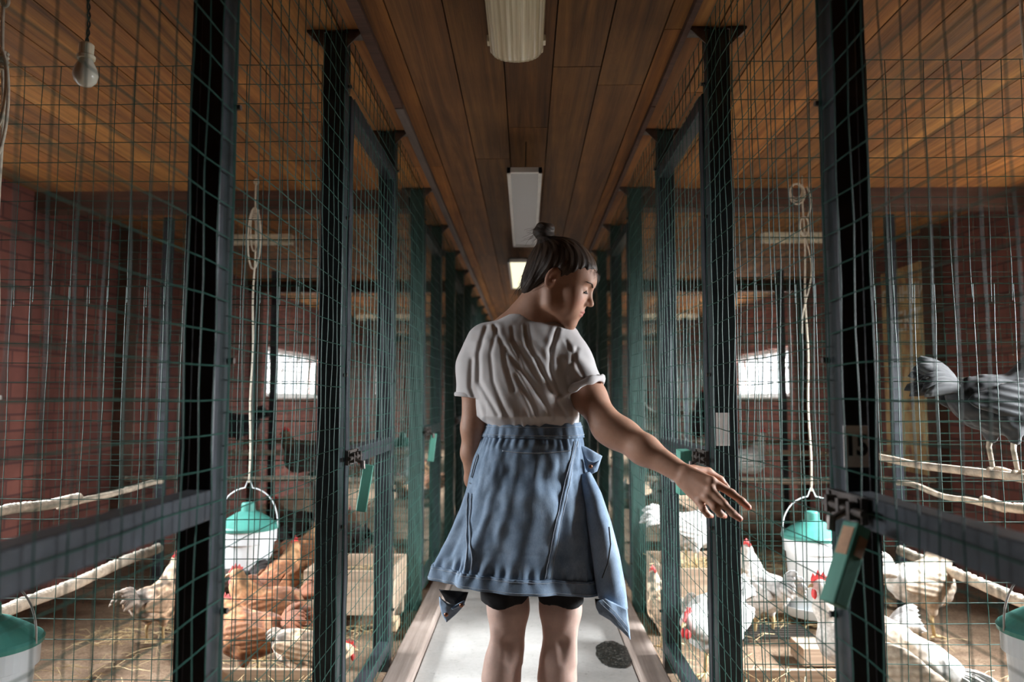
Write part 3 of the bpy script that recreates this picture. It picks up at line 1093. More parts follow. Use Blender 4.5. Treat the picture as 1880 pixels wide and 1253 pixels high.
# hanging feeders: bucket with a domed lid, wire bail and rope to the ceiling
def feeder(px, py, d, sc, label, rope='plain', ropelab='', group=None, lean=0.0):
    c = P(px, py, d)                      # centre of the rim
    t = thing('feeder_bucket', label, 'feeder', (c.x, c.y, c.z), group=group)
    r = 0.145 * sc
    body = [(r * 0.74, -0.36 * sc), (r * 0.78, -0.365 * sc), (r * 0.90, -0.075 * sc), (r * 0.99, -0.07 * sc), (r * 1.0, -0.012 * sc), (r * 1.03, 0.0), (r * 1.0, 0.006 * sc)]
    MB().lathe(body, n=40).build('bucket', M['plastic'], t, smooth=False, bevel=0)
    lid = [(r * 1.05, -0.008 * sc), (r * 1.07, 0.006 * sc), (r * 1.03, 0.014 * sc), (r * 0.72, 0.045 * sc), (r * 0.42, 0.072 * sc), (r * 0.24, 0.082 * sc), (r * 0.23, 0.118 * sc), (r * 0.20, 0.124 * sc), (r * 0.05, 0.125 * sc)]
    MB().lathe(lid, n=40).build('lid', M['lid'], t, smooth=False)
    tray = [(r * 0.85, -0.385 * sc), (r * 1.02, -0.38 * sc), (r * 1.08, -0.335 * sc), (r * 1.05, -0.335 * sc), (r * 0.98, -0.37 * sc), (r * 0.6, -0.37 * sc)]
    if sc > 0.9:
        MB().lathe(tray, n=40).build('feed_tray', M['plastic'], t)
    pts = []
    top = 0.20 * sc
    for i in range(25):
        a_ = PI * i / 24
        pts.append((r * 1.06 * math.cos(a_), 0.0, top * math.sin(a_) ** 0.8 + (0.05 * sc if abs(i - 12) < 1 else 0)))
    MB().tube(pts, 0.0030, 8).build('bail', M['plastic'] if sc > 0.9 else M['frame'], t, smooth=True)
    # rope
    H = CEIL - 0.012
    z0 = c.z + top + 0.045 * sc
    mb = MB()
    n = 26
    mb.tube([(c.x + lean * i / n + 0.004 * math.sin(i * 0.7), c.y, z0 - 0.02 + (H - z0 + 0.02) * i / n) for i in range(n + 1)], 0.0048, 8)
    c = c + Vector((lean * 0.95, 0, 0))
    if rope == 'knot':
        zk = H - 0.10
        for ph, sp_ in ((0, 0.022), (1.2, 0.034)):
            pts = [(c.x + (-1 if ph else 1) * sp_ * math.sin(PI * i / 14), c.y - 0.01 - 0.004 * ph, zk - 0.06 - (0.23 + 0.08 * ph) * (1 - math.cos(2 * PI * i / 28)) / 2 * 1.0) for i in range(29)]
            mb.tube(pts, 0.0045, 8)
        for i in range(5):
            mb.tube([(c.x + 0.014 * math.cos(q * 0.6), c.y + 0.014 * math.sin(q * 0.6), zk - 0.07 - 0.012 * i) for q in range(11)], 0.0045, 6)
        mb.tube([(c.x + 0.010 * math.cos(q * 0.5), c.y, H - 0.016 + 0.014 * math.sin(q * 0.5)) for q in range(14)], 0.005, 6)
    if rope == 'coil':
        zk = H - 0.08
        for i in range(3):
            pts = [(c.x - 0.035 + (0.030 + 0.005 * i) * math.cos(q * 2 * PI / 24), c.y - 0.008 * i, zk - 0.01 * i + (0.038 + 0.008 * i) * math.sin(q * 2 * PI / 24)) for q in range(25)]
            mb.tube(pts, 0.0045, 8)
        pts = [(c.x + 0.018 + 0.02 * math.sin(PI * q / 20), c.y - 0.01, zk + 0.02 - 0.16 * q / 20) for q in range(21)]
        mb.tube(pts, 0.0045, 8)
        pts = [(c.x - 0.022 * math.sin(2 * PI * q / 24), c.y - 0.01, zk - 0.14 - 0.10 * (1 - math.cos(2 * PI * q / 24)) / 2) for q in range(25)]
        mb.tube(pts, 0.0045, 8)
        mb.tube([(c.x + 0.03 * math.sin(q * 0.35) - 0.0, c.y - 0.012, zk - 0.25 - 0.035 * q) for q in range(13)] + [(c.x - 0.03, c.y - 0.015, zk - 0.75)], 0.0035, 6)
    ro = mb.build('feeder_rope', M['rope'], smooth=True)
    tag(ro, ropelab, 'rope')
    return t
feeder(455, 968, 3.95, 1.0, 'white feeder bucket with teal lid hanging at left behind the mesh', 'knot', 'pale rope with looped knot, left of the walkway, holding a feeder')
feeder(1492, 985, 3.95, 1.0, 'white feeder bucket with teal lid hanging on the right, near the rooster', 'coil', 'pale rope with coiled end, right of the walkway, holding a feeder')
feeder(-24, 1182, 2.1, 0.88, 'white feeder bucket with teal lid cut off by the lower left corner', 'knot', 'pale knotted rope at the left picture edge', lean=-0.042)
feeder(1936, 1160, 2.1, 0.86, 'white feeder bucket with teal lid cut off at the right picture edge', 'plain', 'pale rope outside the right picture edge')
feeder(603, 872, 5.75, 0.95, 'smaller looking feeder bucket farther back on the left, behind the second post', 'plain', 'thin pale rope of the second feeder on the left')
feeder(738, 818, 7.4, 0.95, 'distant feeder bucket on the left between third and fourth post', 'plain', 'thin pale rope of the third feeder on the left')
feeder(1238, 830, 7.6, 0.95, 'distant white feeder bucket on the right, behind the forearm', 'plain', 'thin pale rope of the distant right feeder')

# ------------------------------------------------------------------ perches
def perch(p, q, r, label, crust=True, seed=0):
    t = thing('perch', label, 'perch', p)
    p, q = Vector(p), Vector(q)
    d = q - p
    n = 40
    pts, rad = [], []
    for i in range(n + 1):
        u = i / n
        w0 = Vector((mnoise.noise(Vector((u * 3, seed, 0))), 0, mnoise.noise(Vector((u * 3, seed, 9))))) * 0.02
        pts.append(d * u + w0)
        rad.append(r * (1 + 0.12 * mnoise.noise(Vector((u * 12, seed, 4)))))
    MB().tube(pts, rad, 12).build('pole', M['perch'], t, smooth=True)
    if crust:
        mb = MB()
        rnd = random.Random(seed)
        cr = [r * rnd.uniform(0.35, 0.75) for _ in range(4 * n + 1)]
        p2 = []
        for i in range(4 * n + 1):
            j = min(i // 4, n - 1)
            u = i / 4 - j
            p2.append(pts[j].lerp(pts[j + 1], u) + Vector((rnd.uniform(-1, 1) * 0.002, 0, r * 0.72)))
        mb.tube(p2, cr, 8, flat=0.75)
        mb.build('droppings', M['droppings'], t, smooth=True)
    return t
for s in (-1, 1):
    perch((s * 2.0, 2.45, 0.33), (s * 2.0, 4.19, 0.33), 0.024, 'low pale perch pole crusted with droppings in the nearest %s pen' % SIDE[s], True, 3 + s)
    perch((s * 2.0, 2.45, 0.72), (s * 2.0, 3.42, 0.70), 0.019, 'high short perch pole in the nearest %s pen' % SIDE[s], True, 13 + s)
    perch((s * 2.05, 3.35, 0.67), (s * 2.0, 4.19, 0.69), 0.014, 'thin bent perch branch behind the short pole on the %s' % SIDE[s], False, 23 + s)
    perch((s * 0.8, 5.2, 0.60), (s * 2.795, 5.2, 0.59), 0.018, 'lower cross perch pole in the second %s pen' % SIDE[s], True, 33 + s)
    perch((s * 0.8, 5.9, 0.72), (s * 2.795, 5.9, 0.72), 0.020, 'higher pale cross perch at the end of the second %s pen' % SIDE[s], True, 43 + s)
    perch((s * 0.8, 7.6, 0.70), (s * 2.795, 7.6, 0.70), 0.020, 'pale cross perch at the end of the third %s pen' % SIDE[s], True, 53 + s)
perch((1.72, 2.46, 0.865), (1.66, 4.19, 0.865), 0.016, 'dark perch pole under the black hen at the right edge', False, 77)
# ------------------------------------------------------------------ nest boxes and trays
def straw_tuft(mb, c, n, L, spread, rnd, up=0.3):
    for _ in range(n):
        a_ = rnd.uniform(0, 2 * PI)
        p = Vector(c) + Vector((rnd.uniform(-1, 1) * spread[0], rnd.uniform(-1, 1) * spread[1], rnd.uniform(0, 0.01)))
        l = L * rnd.uniform(0.4, 1)
        d = Vector((math.cos(a_), math.sin(a_), rnd.uniform(0, up)))
        mid = p + d * l * 0.5 + Vector((0, 0, rnd.uniform(0, 0.02)))
        mb.tube([p, mid, p + d * l], 0.0011, 3, cap=False)

def nest_box(x0, x1, y0, y1, z0, h, label, leg=True, lean=0, seed=0, wall=0.02, fill=0.5):
    t = thing('nest_box', label, 'box', ((x0 + x1) / 2, (y0 + y1) / 2, 0))
    W, D = x1 - x0, y1 - y0
    for a_, nm in ((-1, 'front_board'), (1, 'back_board')):
        MB().box((0, a_ * (D / 2 - wall / 2), z0 + h / 2), (W, wall, h)).build(nm, M['box'], t, bevel=0.002)
    for a_ in (-1, 1):
        MB().box((a_ * (W / 2 - wall / 2), 0, z0 + h / 2), (wall, D - 2 * wall - 0.001, h)).build('side_board', M['box'], t, bevel=0.002)
    MB().box((0, 0, z0 + 0.01), (W - 2 * wall - 0.002, D - 2 * wall - 0.002, 0.018)).build('bottom_board', M['box'], t)
    rnd = random.Random(seed)
    mb = MB()
    mb.box((0, 0, z0 + h * fill / 2 + 0.01), (W - 2 * wall - 0.004, D - 2 * wall - 0.004, h * fill))
    f_ = mb.build('litter_fill', M['litter'], t)
    mb = MB()
    straw_tuft(mb, (0, 0, z0 + h * fill + 0.012), 130, 0.14, (W / 2 - 0.05, D / 2 - 0.05), rnd, 0.5)
    st = mb.build('straw', M['straw'], f_)
    st['kind'] = 'stuff'
    if leg:
        for a_ in (-1, 1):
            for b_ in (-1, 1):
                MB().box((a_ * (W / 2 - 0.05), b_ * (D / 2 - 0.06), z0 / 2), (0.09, 0.06, z0 - 0.002)).build('foot_block', M['box'], t, bevel=0.003)
    return t
nest_box(-1.08, -0.645, 3.75, 4.17, 0.10, 0.21, 'pale wooden nest box with straw beside the left walkway fence', seed=1)
nest_box(0.64, 1.02, 3.74, 4.17, 0.02, 0.31, 'tall wooden nest box with straw beside the right walkway fence', leg=False, seed=2, fill=0.8)
nest_box(-1.13, -0.68, 2.56, 2.86, 0.02, 0.14, 'low wooden tray in the left foreground below the brown hens', leg=False, seed=3)
nest_box(0.70, 1.20, 2.53, 2.89, 0.02, 0.14, 'low wooden tray with soil and straw in the right foreground', leg=False, seed=4)
nest_box(-1.15, -0.66, 5.4, 5.85, 0.16, 0.22, 'weathered nest box farther back beside the left fence', seed=5)
nest_box(0.66, 1.12, 5.35, 5.9, 0.16, 0.22, 'weathered nest box farther back beside the right fence', seed=6)
o = MB().box((-0.66, 3.70, 0.078), (0.10, 0.10, 0.05)).build('wood_block', M['cleat'], bevel=0.004)
tag(o, 'fresh orange end of a timber under the left nest box', 'wood block')
o = MB().box((1.35, 3.42, 0.05), (0.36, 0.16, 0.075)).build('wood_plank', M['box'], bevel=0.004)
tag(o, 'short wooden plank lying on the litter in front of the right feeder', 'plank')
# slatted grate over that plank
t = thing('slat_grate', 'dark slatted grate lying behind the plank in the right pen', 'grate', (1.16, 3.72, 0.045))
for i in range(6):
    MB().box((0, i * 0.035 - 0.09, 0.0), (0.34, 0.018, 0.012)).build('slat', M['cable'], t)
for e in (-1, 1):
    MB().box((e * 0.15, 0, -0.012), (0.02, 0.24, 0.012)).build('runner', M['cable'], t)

# loose straw on the pen floors
for s in (-1, 1):
    mb = MB()
    rnd = random.Random(50 + s)
    for _ in range(60):
        straw_tuft(mb, (s * rnd.uniform(0.75, 2.0), rnd.uniform(2.5, 5.5), 0.03), 14, 0.16, (0.15, 0.15), rnd, 0.15)
    o = mb.build('loose_straw', M['straw'])
    tag(o, 'loose straw stalks scattered over the %s pen floor' % SIDE[s], 'straw', kind='stuff')

# painted board on the right wall
t = thing('painted_board', 'peeling yellow painted board with pale lettering on the right wall', 'board', (HALF - 0.012, 5.64, 1.36))
m, nt, bs = mat('peeling_yellow_paint')
v = coords(nt, (1, 1.0, 0.45))
f = noise(nt, v, 9, 8, 0.7)
nt.links.new(ramp(nt, f, [(0.36, (0.24, 0.085, 0.055)), (0.47, (0.48, 0.30, 0.12)), (0.7, (0.66, 0.54, 0.30))]), bs.inputs['Base Color'])
bs.inputs['Roughness'].default_value = 0.7
MB().box((0, 0, 0), (0.02, 0.66, 1.5)).build('board', m, t)
m2 = simple('pale_lettering', (0.62, 0.58, 0.48), 0.7, 0, 0.2, 12, 0)
for txt, z, sz in (('ПЕННИЙ', 0.50, 0.15), ('ПЕКТ', 0.28, 0.20)):
    cu = bpy.data.curves.new('lettering', 'FONT')
    cu.body = txt
    cu.size = sz
    cu.extrude = 0.001
    cu.offset = 0.003
    cu.align_x = 'CENTER'
    o = text_mesh('lettering', cu, m2)
    o.parent = t
    o.location = (-0.0115, 0, z)
    o.rotation_euler = (R(90), 0, R(-90))


# ------------------------------------------------------------------ the woman
def rot_from(f, l, u):
    """matrix whose columns are the local x, y, z axes"""
    return np.array([[f[0], l[0], u[0]], [f[1], l[1], u[1]], [f[2], l[2], u[2]]], float)

def nrm(v):
    v = np.array(v, float)
    return v / np.linalg.norm(v)

HA, HP = R(15), R(25)      # head turned to the right, a little to the camera, and bowed
fx = nrm((math.cos(HA) * math.cos(HP), -math.sin(HA) * math.cos(HP), -math.sin(HP)))
lat = nrm((math.sin(HA), math.cos(HA), 0))
lat = nrm(lat + 0.05 * np.array((0, 0, 1.0)))
fx = nrm(fx - lat * (fx @ lat))
upv = np.cross(fx, lat)
HR = rot_from(fx, lat, upv)
HO = np.array((0.101, 2.20, 1.483))
def H(x, y, z):
    return HO + HR @ np.array((x, y, z), float)

def VP3(px, py, d):
    v = P(px, py, d)
    return np.array((v.x, v.y, v.z))

woman = thing('person', 'woman in white shirt with denim jacket around her waist, seen from behind, touching the mesh', 'person', (0.0, 2.25, 0.0))
S = SDF((-0.30, 1.86, 0.0), (0.62, 2.62, 1.66), 0.0034)
# legs
for sx, pxk, pxb in ((-1, 931, 918), (1, 1028, 1022)):
    hip = np.array((sx * 0.075 + 0.01, 2.27, 0.86))
    thigh = VP3(933 if sx < 0 else 1029, 1118, 2.25)
    knee = VP3(pxk, 1192, 2.25)
    knee[1] = 2.255
    calf = VP3(pxb + (2 if sx < 0 else 1), 1240, 2.25)
    calf[1] = 2.262
    ank = np.array((calf[0] - 0.005 * sx + (-0.004 if sx < 0 else 0.0), 2.285, 0.085))
    S.chain([hip, thigh, knee], [0.082, 0.0575, 0.0465], 0.02)
    S.chain([knee, knee * 0.45 + calf * 0.55, calf + np.array((0, 0, -0.015)), np.array((calf[0], 2.275, 0.20)), ank], [0.0455, 0.047, 0.0515, 0.037, 0.027], 0.015)
    # tendons and hollow of the knee
    for e in (-1, 1):
        S.cone(knee + np.array((e * 0.030, -0.030, 0.06)), knee + np.array((e * 0.034, -0.024, -0.03)), 0.011, 0.009, 0.018)
    S.cone(knee + np.array((0.004, -0.056, 0.03)), knee + np.array((0.004, -0.056, -0.02)), 0.010, 0.006, 0.02, '-')
    for e in (-1, 1):
        S.ell(calf + np.array((e * 0.016, -0.016, 0.01)), (0.028, 0.033, 0.07), None, 0.03)
    S.chain([ank, np.array((ank[0], 2.40, 0.045))], [0.03, 0.028], 0.02)
# trunk
S.loft([(0.84, 0.01, 2.27, 0.150, 0.105), (0.95, 0.012, 2.27, 0.158, 0.11), (1.07, 0.018, 2.27, 0.118, 0.085),
        (1.16, 0.005, 2.26, 0.118, 0.085), (1.24, -0.004, 2.255, 0.13, 0.09), (1.31, -0.008, 2.25, 0.135, 0.08), (1.345, 0.0, 2.25, 0.11, 0.062), (1.37, 0.012, 2.245, 0.06, 0.05)], 0.03)
# neck and shoulders
S.chain([np.array((0.012, 2.245, 1.33)), np.array((0.028, 2.235, 1.40)), H(-0.035, 0, -0.045)], [0.066, 0.057, 0.055], 0.03)
S.chain([np.array((-0.105, 2.25, 1.325)), np.array((-0.02, 2.245, 1.375))], [0.038, 0.045], 0.035)
S.chain([np.array((0.105, 2.245, 1.315)), np.array((0.04, 2.245, 1.365))], [0.040, 0.045], 0.035)
# left arm hangs, hand in front of the body
la = [np.array((-0.130, 2.255, 1.30)), np.array((-0.148, 2.26, 1.18)), np.array((-0.153, 2.265, 1.06)), np.array((-0.158, 2.28, 0.985)), np.array((-0.156, 2.36, 0.90)), np.array((-0.135, 2.44, 0.845))]
S.chain(la, [0.048, 0.042, 0.038, 0.034, 0.031, 0.022], 0.02)
# right arm reaches to the mesh
sh = np.array((0.112, 2.240, 1.285))
ua = VP3(1084, 728, 2.20)
el = VP3(1116, 784, 2.14)
fa = VP3(1182, 826, 2.08)
wr = VP3(1256, 872, 2.01)
ua[0] -= 0.004
S.chain([sh, ua, el, fa, wr], [0.046, 0.045, 0.0405, 0.0375, 0.0265], 0.03)
S.ell((el * 0.6 + fa * 0.4) + np.array((0, 0.01, 0.004)), (0.05, 0.042, 0.040), None, 0.03)
# right hand, back towards the camera
def hand(pts, S):
    """pts: wrist, and for every finger a chain of joint points with radii"""
    for ch, rs in pts:
        S.chain(ch, rs, 0.006)
DH = 1.975
kn = {'i': VP3(1306, 884, 1.955), 'm': VP3(1304, 899, 1.945), 'r': VP3(1297, 913, 1.95), 'l': VP3(1284, 922, 1.965)}
back = [(VP3(1262, 866, 2.0), kn['i'], 0.0165, 0.0125), (VP3(1260, 873, 1.995), kn['m'], 0.0165, 0.0125),
        (VP3(1256, 880, 2.0), kn['r'], 0.0155, 0.0115), (VP3(1252, 886, 2.005), kn['l'], 0.0145, 0.0105)]
for a_, b_, r1, r2 in back:
    S.cone(a_, b_, r1, r2, 0.012)
S.ell(VP3(1283, 893, 1.99), (0.034, 0.014, 0.026), None, 0.015)
fing = [([kn['i'], VP3(1343, 906, 1.945), VP3(1362, 921, 1.935), VP3(1374, 932, 1.928)], [0.0118, 0.0098, 0.0090, 0.0082]),
        ([kn['m'], VP3(1328, 925, 1.925), VP3(1345, 943, 1.918), VP3(1358, 953, 1.918)], [0.0118, 0.0100, 0.0090, 0.0082]),
        ([kn['r'], VP3(1312, 932, 1.925), VP3(1322, 944, 1.935), VP3(1330, 948, 1.950)], [0.0108, 0.0095, 0.0086, 0.0075]),
        ([kn['l'], VP3(1291, 935, 1.945), VP3(1299, 945, 1.95), VP3(1306, 948, 1.965)], [0.0098, 0.0086, 0.0078, 0.0068])]
# thumb leaves the side of the palm, behind
fing.append(([VP3(1272, 864, 2.015), VP3(1300, 868, 2.03), VP3(1322, 882, 2.03), VP3(1335, 896, 2.025)], [0.015, 0.0125, 0.0105, 0.0082]))
hand(fing, S)
# knuckle bumps
for q in 'imrl':
    S.ell(kn[q] + np.array((0, -0.006, 0.002)), (0.008, 0.007, 0.008), None, 0.008)
# left hand, resting in front of the waist
lw = la[-1]
for i, (dx, dz) in enumerate(((0.0, 0.018), (0.004, 0.002), (0.004, -0.014), (0.0, -0.028))):
    k_ = lw + np.array((0.045, 0.055, -0.02 + dz))
    S.cone(lw + np.array((0, 0, dz * 0.5)), k_, 0.016, 0.011, 0.012)
    S.chain([k_, k_ + np.array((0.035 + dx, 0.02, -0.008)), k_ + np.array((0.062 + dx, 0.0, -0.012)), k_ + np.array((0.066 + dx, -0.02, -0.012))], [0.0105, 0.0092, 0.0085, 0.0075], 0.004)
S.chain([lw + np.array((0.0, 0.0, 0.015)), lw + np.array((0.035, 0.015, 0.045)), lw + np.array((0.065, 0.02, 0.05))], [0.014, 0.011, 0.0085], 0.01)

# head
def hell(c, r, k=0.012, op='+', extra=None):
    rot = HR if extra is None else HR @ extra
    S.ell(H(*c), r, rot, k, op)
def hcone(a_, b_, r1, r2, k=0.01, op='+'):
    S.cone(H(*a_), H(*b_), r1, r2, k, op)
hell((-0.014, 0, 0.040), (0.093, 0.073, 0.078), 0.02)
hell((0.040, 0, 0.035), (0.052, 0.060, 0.052), 0.03)
hell((0.038, 0, -0.020), (0.052, 0.056, 0.062), 0.03)
for e in (-1, 1):
    hcone((-0.006, e * 0.052, -0.030), (0.010, e * 0.048, -0.062), 0.018, 0.014, 0.025)
    hcone((0.010, e * 0.047, -0.064), (0.066, e * 0.012, -0.097), 0.014, 0.013, 0.03)
    hell((0.058, e * 0.038, -0.018), (0.024, 0.020, 0.020), 0.025)
    hell((0.060, e * 0.030, -0.048), (0.024, 0.022, 0.026), 0.03)
hcone((0.078, -0.028, 0.030), (0.078, 0.028, 0.030), 0.0105, 0.0105, 0.02)
hell((0.076, 0, -0.096), (0.014, 0.016, 0.013), 0.02)
hell((0.074, 0, -0.060), (0.020, 0.026, 0.024), 0.02)
# nose
hcone((0.082, 0, 0.020), (0.104, 0, -0.019), 0.0065, 0.0078, 0.012)
hell((0.106, 0, -0.0235), (0.0095, 0.0095, 0.0085), 0.008)
for e in (-1, 1):
    hell((0.095, e * 0.0105, -0.0275), (0.0085, 0.0060, 0.0068), 0.006)
    hell((0.099, e * 0.0060, -0.0345), (0.0045, 0.0030, 0.0032), 0.003, '-')
# eye sockets, lids
for e in (-1, 1):
    hell((0.097, e * 0.030, 0.010), (0.016, 0.016, 0.011), 0.016, '-')
    hell((0.0740, e * 0.030, 0.0075), (0.0135, 0.0145, 0.0125), 0.005)
    hell((0.0885, e * 0.0305, 0.0035), (0.0045, 0.0115, 0.0026), 0.003, '-')
# lips
hell((0.0925, 0, -0.0530), (0.0075, 0.020, 0.0050), 0.004)
hell((0.0905, 0, -0.0625), (0.0080, 0.0165, 0.0058), 0.004)
for e in (-1, 1):
    hcone((0.1000, 0, -0.0577), (0.0835, e * 0.024, -0.0555), 0.0013, 0.0016, 0.002, '-')
# ears
for e in (-1, 1):
    th_ = -0.35 * e
    er = np.array([[math.cos(th_), -math.sin(th_), 0], [math.sin(th_), math.cos(th_), 0], [0, 0, 1]])
    hell((-0.012, e * 0.076, 0.002), (0.018, 0.0070, 0.031), 0.004, '+', er)
    hell((-0.006, e * 0.083, 0.006), (0.0105, 0.0060, 0.019), 0.003, '-', er)
    hell((-0.002, e * 0.0785, -0.002), (0.0045, 0.0040, 0.006), 0.003)

V, Q = S.mesh()
# drop anything outside the main surface is not needed: one fused body
def skin_tone(V):
    base = np.array((0.44, 0.235, 0.155))
    c = np.tile(base, (len(V), 1))
    n_ = np.array([mnoise.noise(Vector(v) * 14) for v in V[::1]]) if len(V) < 400000 else 0
    c = c * (1 + 0.07 * n_[:, None])
    L = (V - HO) @ HR
    def blob(cen, rad, col, k):
        nonlocal c
        d = np.linalg.norm((L - np.array(cen)) / np.array(rad), axis=1)
        w_ = np.clip(1.4 - d, 0, 1) ** 1.2 * k
        w_ = np.clip(w_, 0, 1)[:, None]
        c = c * (1 - w_) + np.array(col) * w_
    head = (np.linalg.norm(L, axis=1) < 0.17)
    blob((0.096, 0, -0.053), (0.012, 0.024, 0.0052), (0.40, 0.12, 0.105), 0.95)
    blob((0.094, 0, -0.063), (0.012, 0.020, 0.0062), (0.42, 0.13, 0.11), 0.95)
    for e in (-1, 1):
        blob((0.072, e * 0.045, -0.03), (0.03, 0.022, 0.024), (0.52, 0.24, 0.17), 0.55)
        blob((0.093, e * 0.030, 0.0015), (0.012, 0.0160, 0.0040), (0.03, 0.018, 0.014), 1.0)
        blob((-0.012, e * 0.08, 0.002), (0.02, 0.012, 0.03), (0.50, 0.22, 0.15), 0.5)
    # legs are paler than the tanned arms
    leg = np.clip((0.75 - V[:, 2]) / 0.1, 0, 1)[:, None]
    c = c * (1 - leg) + np.array((0.60, 0.41, 0.345)) * leg * (1 + 0.06 * (n_[:, None]))
    # reddish fingertips
    for tip in ((1376, 933, 1.928), (1360, 954, 1.918), (1331, 948, 1.95), (1306, 948, 1.965)):
        d = np.linalg.norm(V - VP3(*tip), axis=1)
        w_ = np.clip(1.3 - d / 0.022, 0, 1)[:, None] * 0.7
        c = c * (1 - w_) + np.array((0.62, 0.22, 0.16)) * w_
    return np.clip(c, 0, 1)
LOC = np.array((0.0, 2.25, 0.0))
body = np_mesh('body', V - LOC, Q, M['skin'], woman, tone=skin_tone(V), smooth_it=1)
del S

def sub(o):
    """give a part its place relative to the woman's Empty"""
    o.location = (-LOC[0], -LOC[1], -LOC[2])
    return o
# eyes, brows, lashes: laid on the skin by casting rays at the face
bpy.context.view_layer.update()
def on_face(y, z, lift):
    o_ = H(0.16, y, z) - LOC
    ok, hit, _, _ = body.ray_cast(Vector(o_), Vector(-fx), distance=0.2)
    q_ = np.array(hit) + LOC if ok else H(0.085, y, z)
    return q_ + fx * lift
for e in (-1, 1):
    c = H(0.0755, e * 0.030, 0.0070)
    mb = MB()
    mb.lathe([(0.0115 * math.sin(PI * i / 12) + 1e-4, -0.0115 * math.cos(PI * i / 12)) for i in range(13)], tuple(c), 16)
    sub(mb.build('eyeball', M['eye'], woman, smooth=True))
    mb = MB()
    pts, rad = [], []
    for i in range(13):
        u = i / 12
        y = e * (0.012 + 0.036 * u)
        pts.append(on_face(y, 0.0225 + 0.0085 * math.sin(PI * min(1, u * 1.2) * 0.62), 0.0004))
        rad.append(0.0021 * (1 - 0.7 * u) + 0.0003)
    mb.tube(pts, rad, 6)
    sub(mb.build('eyebrow', M['hair'], woman, smooth=True))
    mb = MB()
    for i in range(15):
        u = i / 14
        y = e * (0.020 + 0.021 * u)
        a_ = on_face(y, 0.0045 - 0.0025 * u, -0.0005)
        b_ = a_ + fx * 0.0065 + upv * -0.0042 + lat * (e * 0.003 * u)
        mb.tube([a_, (a_ + b_) / 2 - upv * 0.001, b_], [0.0010, 0.0007, 0.0002], 4)
    sub(mb.build('eyelashes', M['cable'], woman))
# finger nails of the right hand
nails = MB()

# hair: cap swept up to a bun
T = SDF((-0.06, 2.04, 1.36), (0.24, 2.36, 1.68), 0.0024)
T.ell(H(-0.016, 0, 0.042), (0.100, 0.080, 0.086), HR, 0.01)
T.ell(H(0.036, 0, 0.043), (0.057, 0.065, 0.054), HR, 0.02)
T.ell(H(-0.070, 0, -0.020), (0.042, 0.062, 0.066), HR, 0.03)
BUN = H(-0.106, -0.004, 0.112)
def hairline(X, Y, Z):
    x = (X - HO[0]) * HR[0, 0] + (Y - HO[1]) * HR[1, 0] + (Z - HO[2]) * HR[2, 0]
    y = (X - HO[0]) * HR[0, 1] + (Y - HO[1]) * HR[1, 1] + (Z - HO[2]) * HR[2, 1]
    z = (X - HO[0]) * HR[0, 2] + (Y - HO[1]) * HR[1, 2] + (Z - HO[2]) * HR[2, 2]
    # height of the hair edge over x (nape, behind the ear, temple, forehead)
    line = np.interp(x, [-0.13, -0.075, -0.045, -0.030, -0.022, -0.004, 0.010, 0.022, 0.040, 0.062, 0.085, 0.10], [-0.082, -0.082, -0.070, -0.030, 0.024, 0.034, 0.016, 0.018, 0.038, 0.058, 0.066, 0.070])
    return (line - z) * 0.75 + 0.0022 * np.sin(x * 420 + 2 * np.sin(y * 90)) + 0.0015 * np.sin(y * 300)
sl, G = T.reg(T.lo, T.lo + T.n * T.h, 0)
hl_ = hairline(*G).astype(np.float32)
T.a = T.a + 0.0045 * np.exp(-np.clip(-hl_, 0, 1) / 0.010)
T.a = smax(T.a, hl_, 0.010)
# strands drawn towards the bun
def strand_co(Pn):
    d = (Pn - BUN) @ HR
    ang = np.arctan2(d[:, 1], d[:, 0])
    return ang, np.linalg.norm(d, axis=1)
for q in range(1):
    X, Y, Z = G
    dx, dy, dz = X - BUN[0], Y - BUN[1], Z - BUN[2]
    lx = dx * HR[0, 0] + dy * HR[1, 0] + dz * HR[2, 0]
    ly = dx * HR[0, 1] + dy * HR[1, 1] + dz * HR[2, 1]
    lz = dx * HR[0, 2] + dy * HR[1, 2] + dz * HR[2, 2]
    ang = np.arctan2(ly, lx)
    rad_ = np.sqrt(lx ** 2 + ly ** 2 + lz ** 2)
    T.a = T.a + (0.0006 * np.sin(ang * 27 + 2.0 * np.sin(rad_ * 60)) + 0.0005 * np.sin(ang * 61 + 3 * np.sin(rad_ * 35))).astype(np.float32)
# bun: coiled rope of hair
bp = []
for i in range(40):
    a_ = i / 39 * 2 * PI * 2.2
    rr = 0.0195 - 0.006 * (i / 39)
    bp.append(BUN + HR @ np.array((rr * math.cos(a_), rr * math.sin(a_), -0.012 + 0.036 * i / 39)))
T.chain(bp, [0.0115] * 40, 0.004)
T.chain([H(-0.080, 0, 0.085), BUN], [0.028, 0.019], 0.02)
V, Q = T.mesh()
ang, rd = strand_co(V)
nearb = np.clip((rd - 0.030) / 0.02, 0, 1)
st = np.stack([(ang / (2 * PI) + 0.5) * nearb + (1 - nearb) * (V[:, 2] * 6 % 1.0), rd * 4, np.zeros(len(V))], 1)
hair = np_mesh('hair', V - LOC, Q, M['hair'], woman, extra=st)
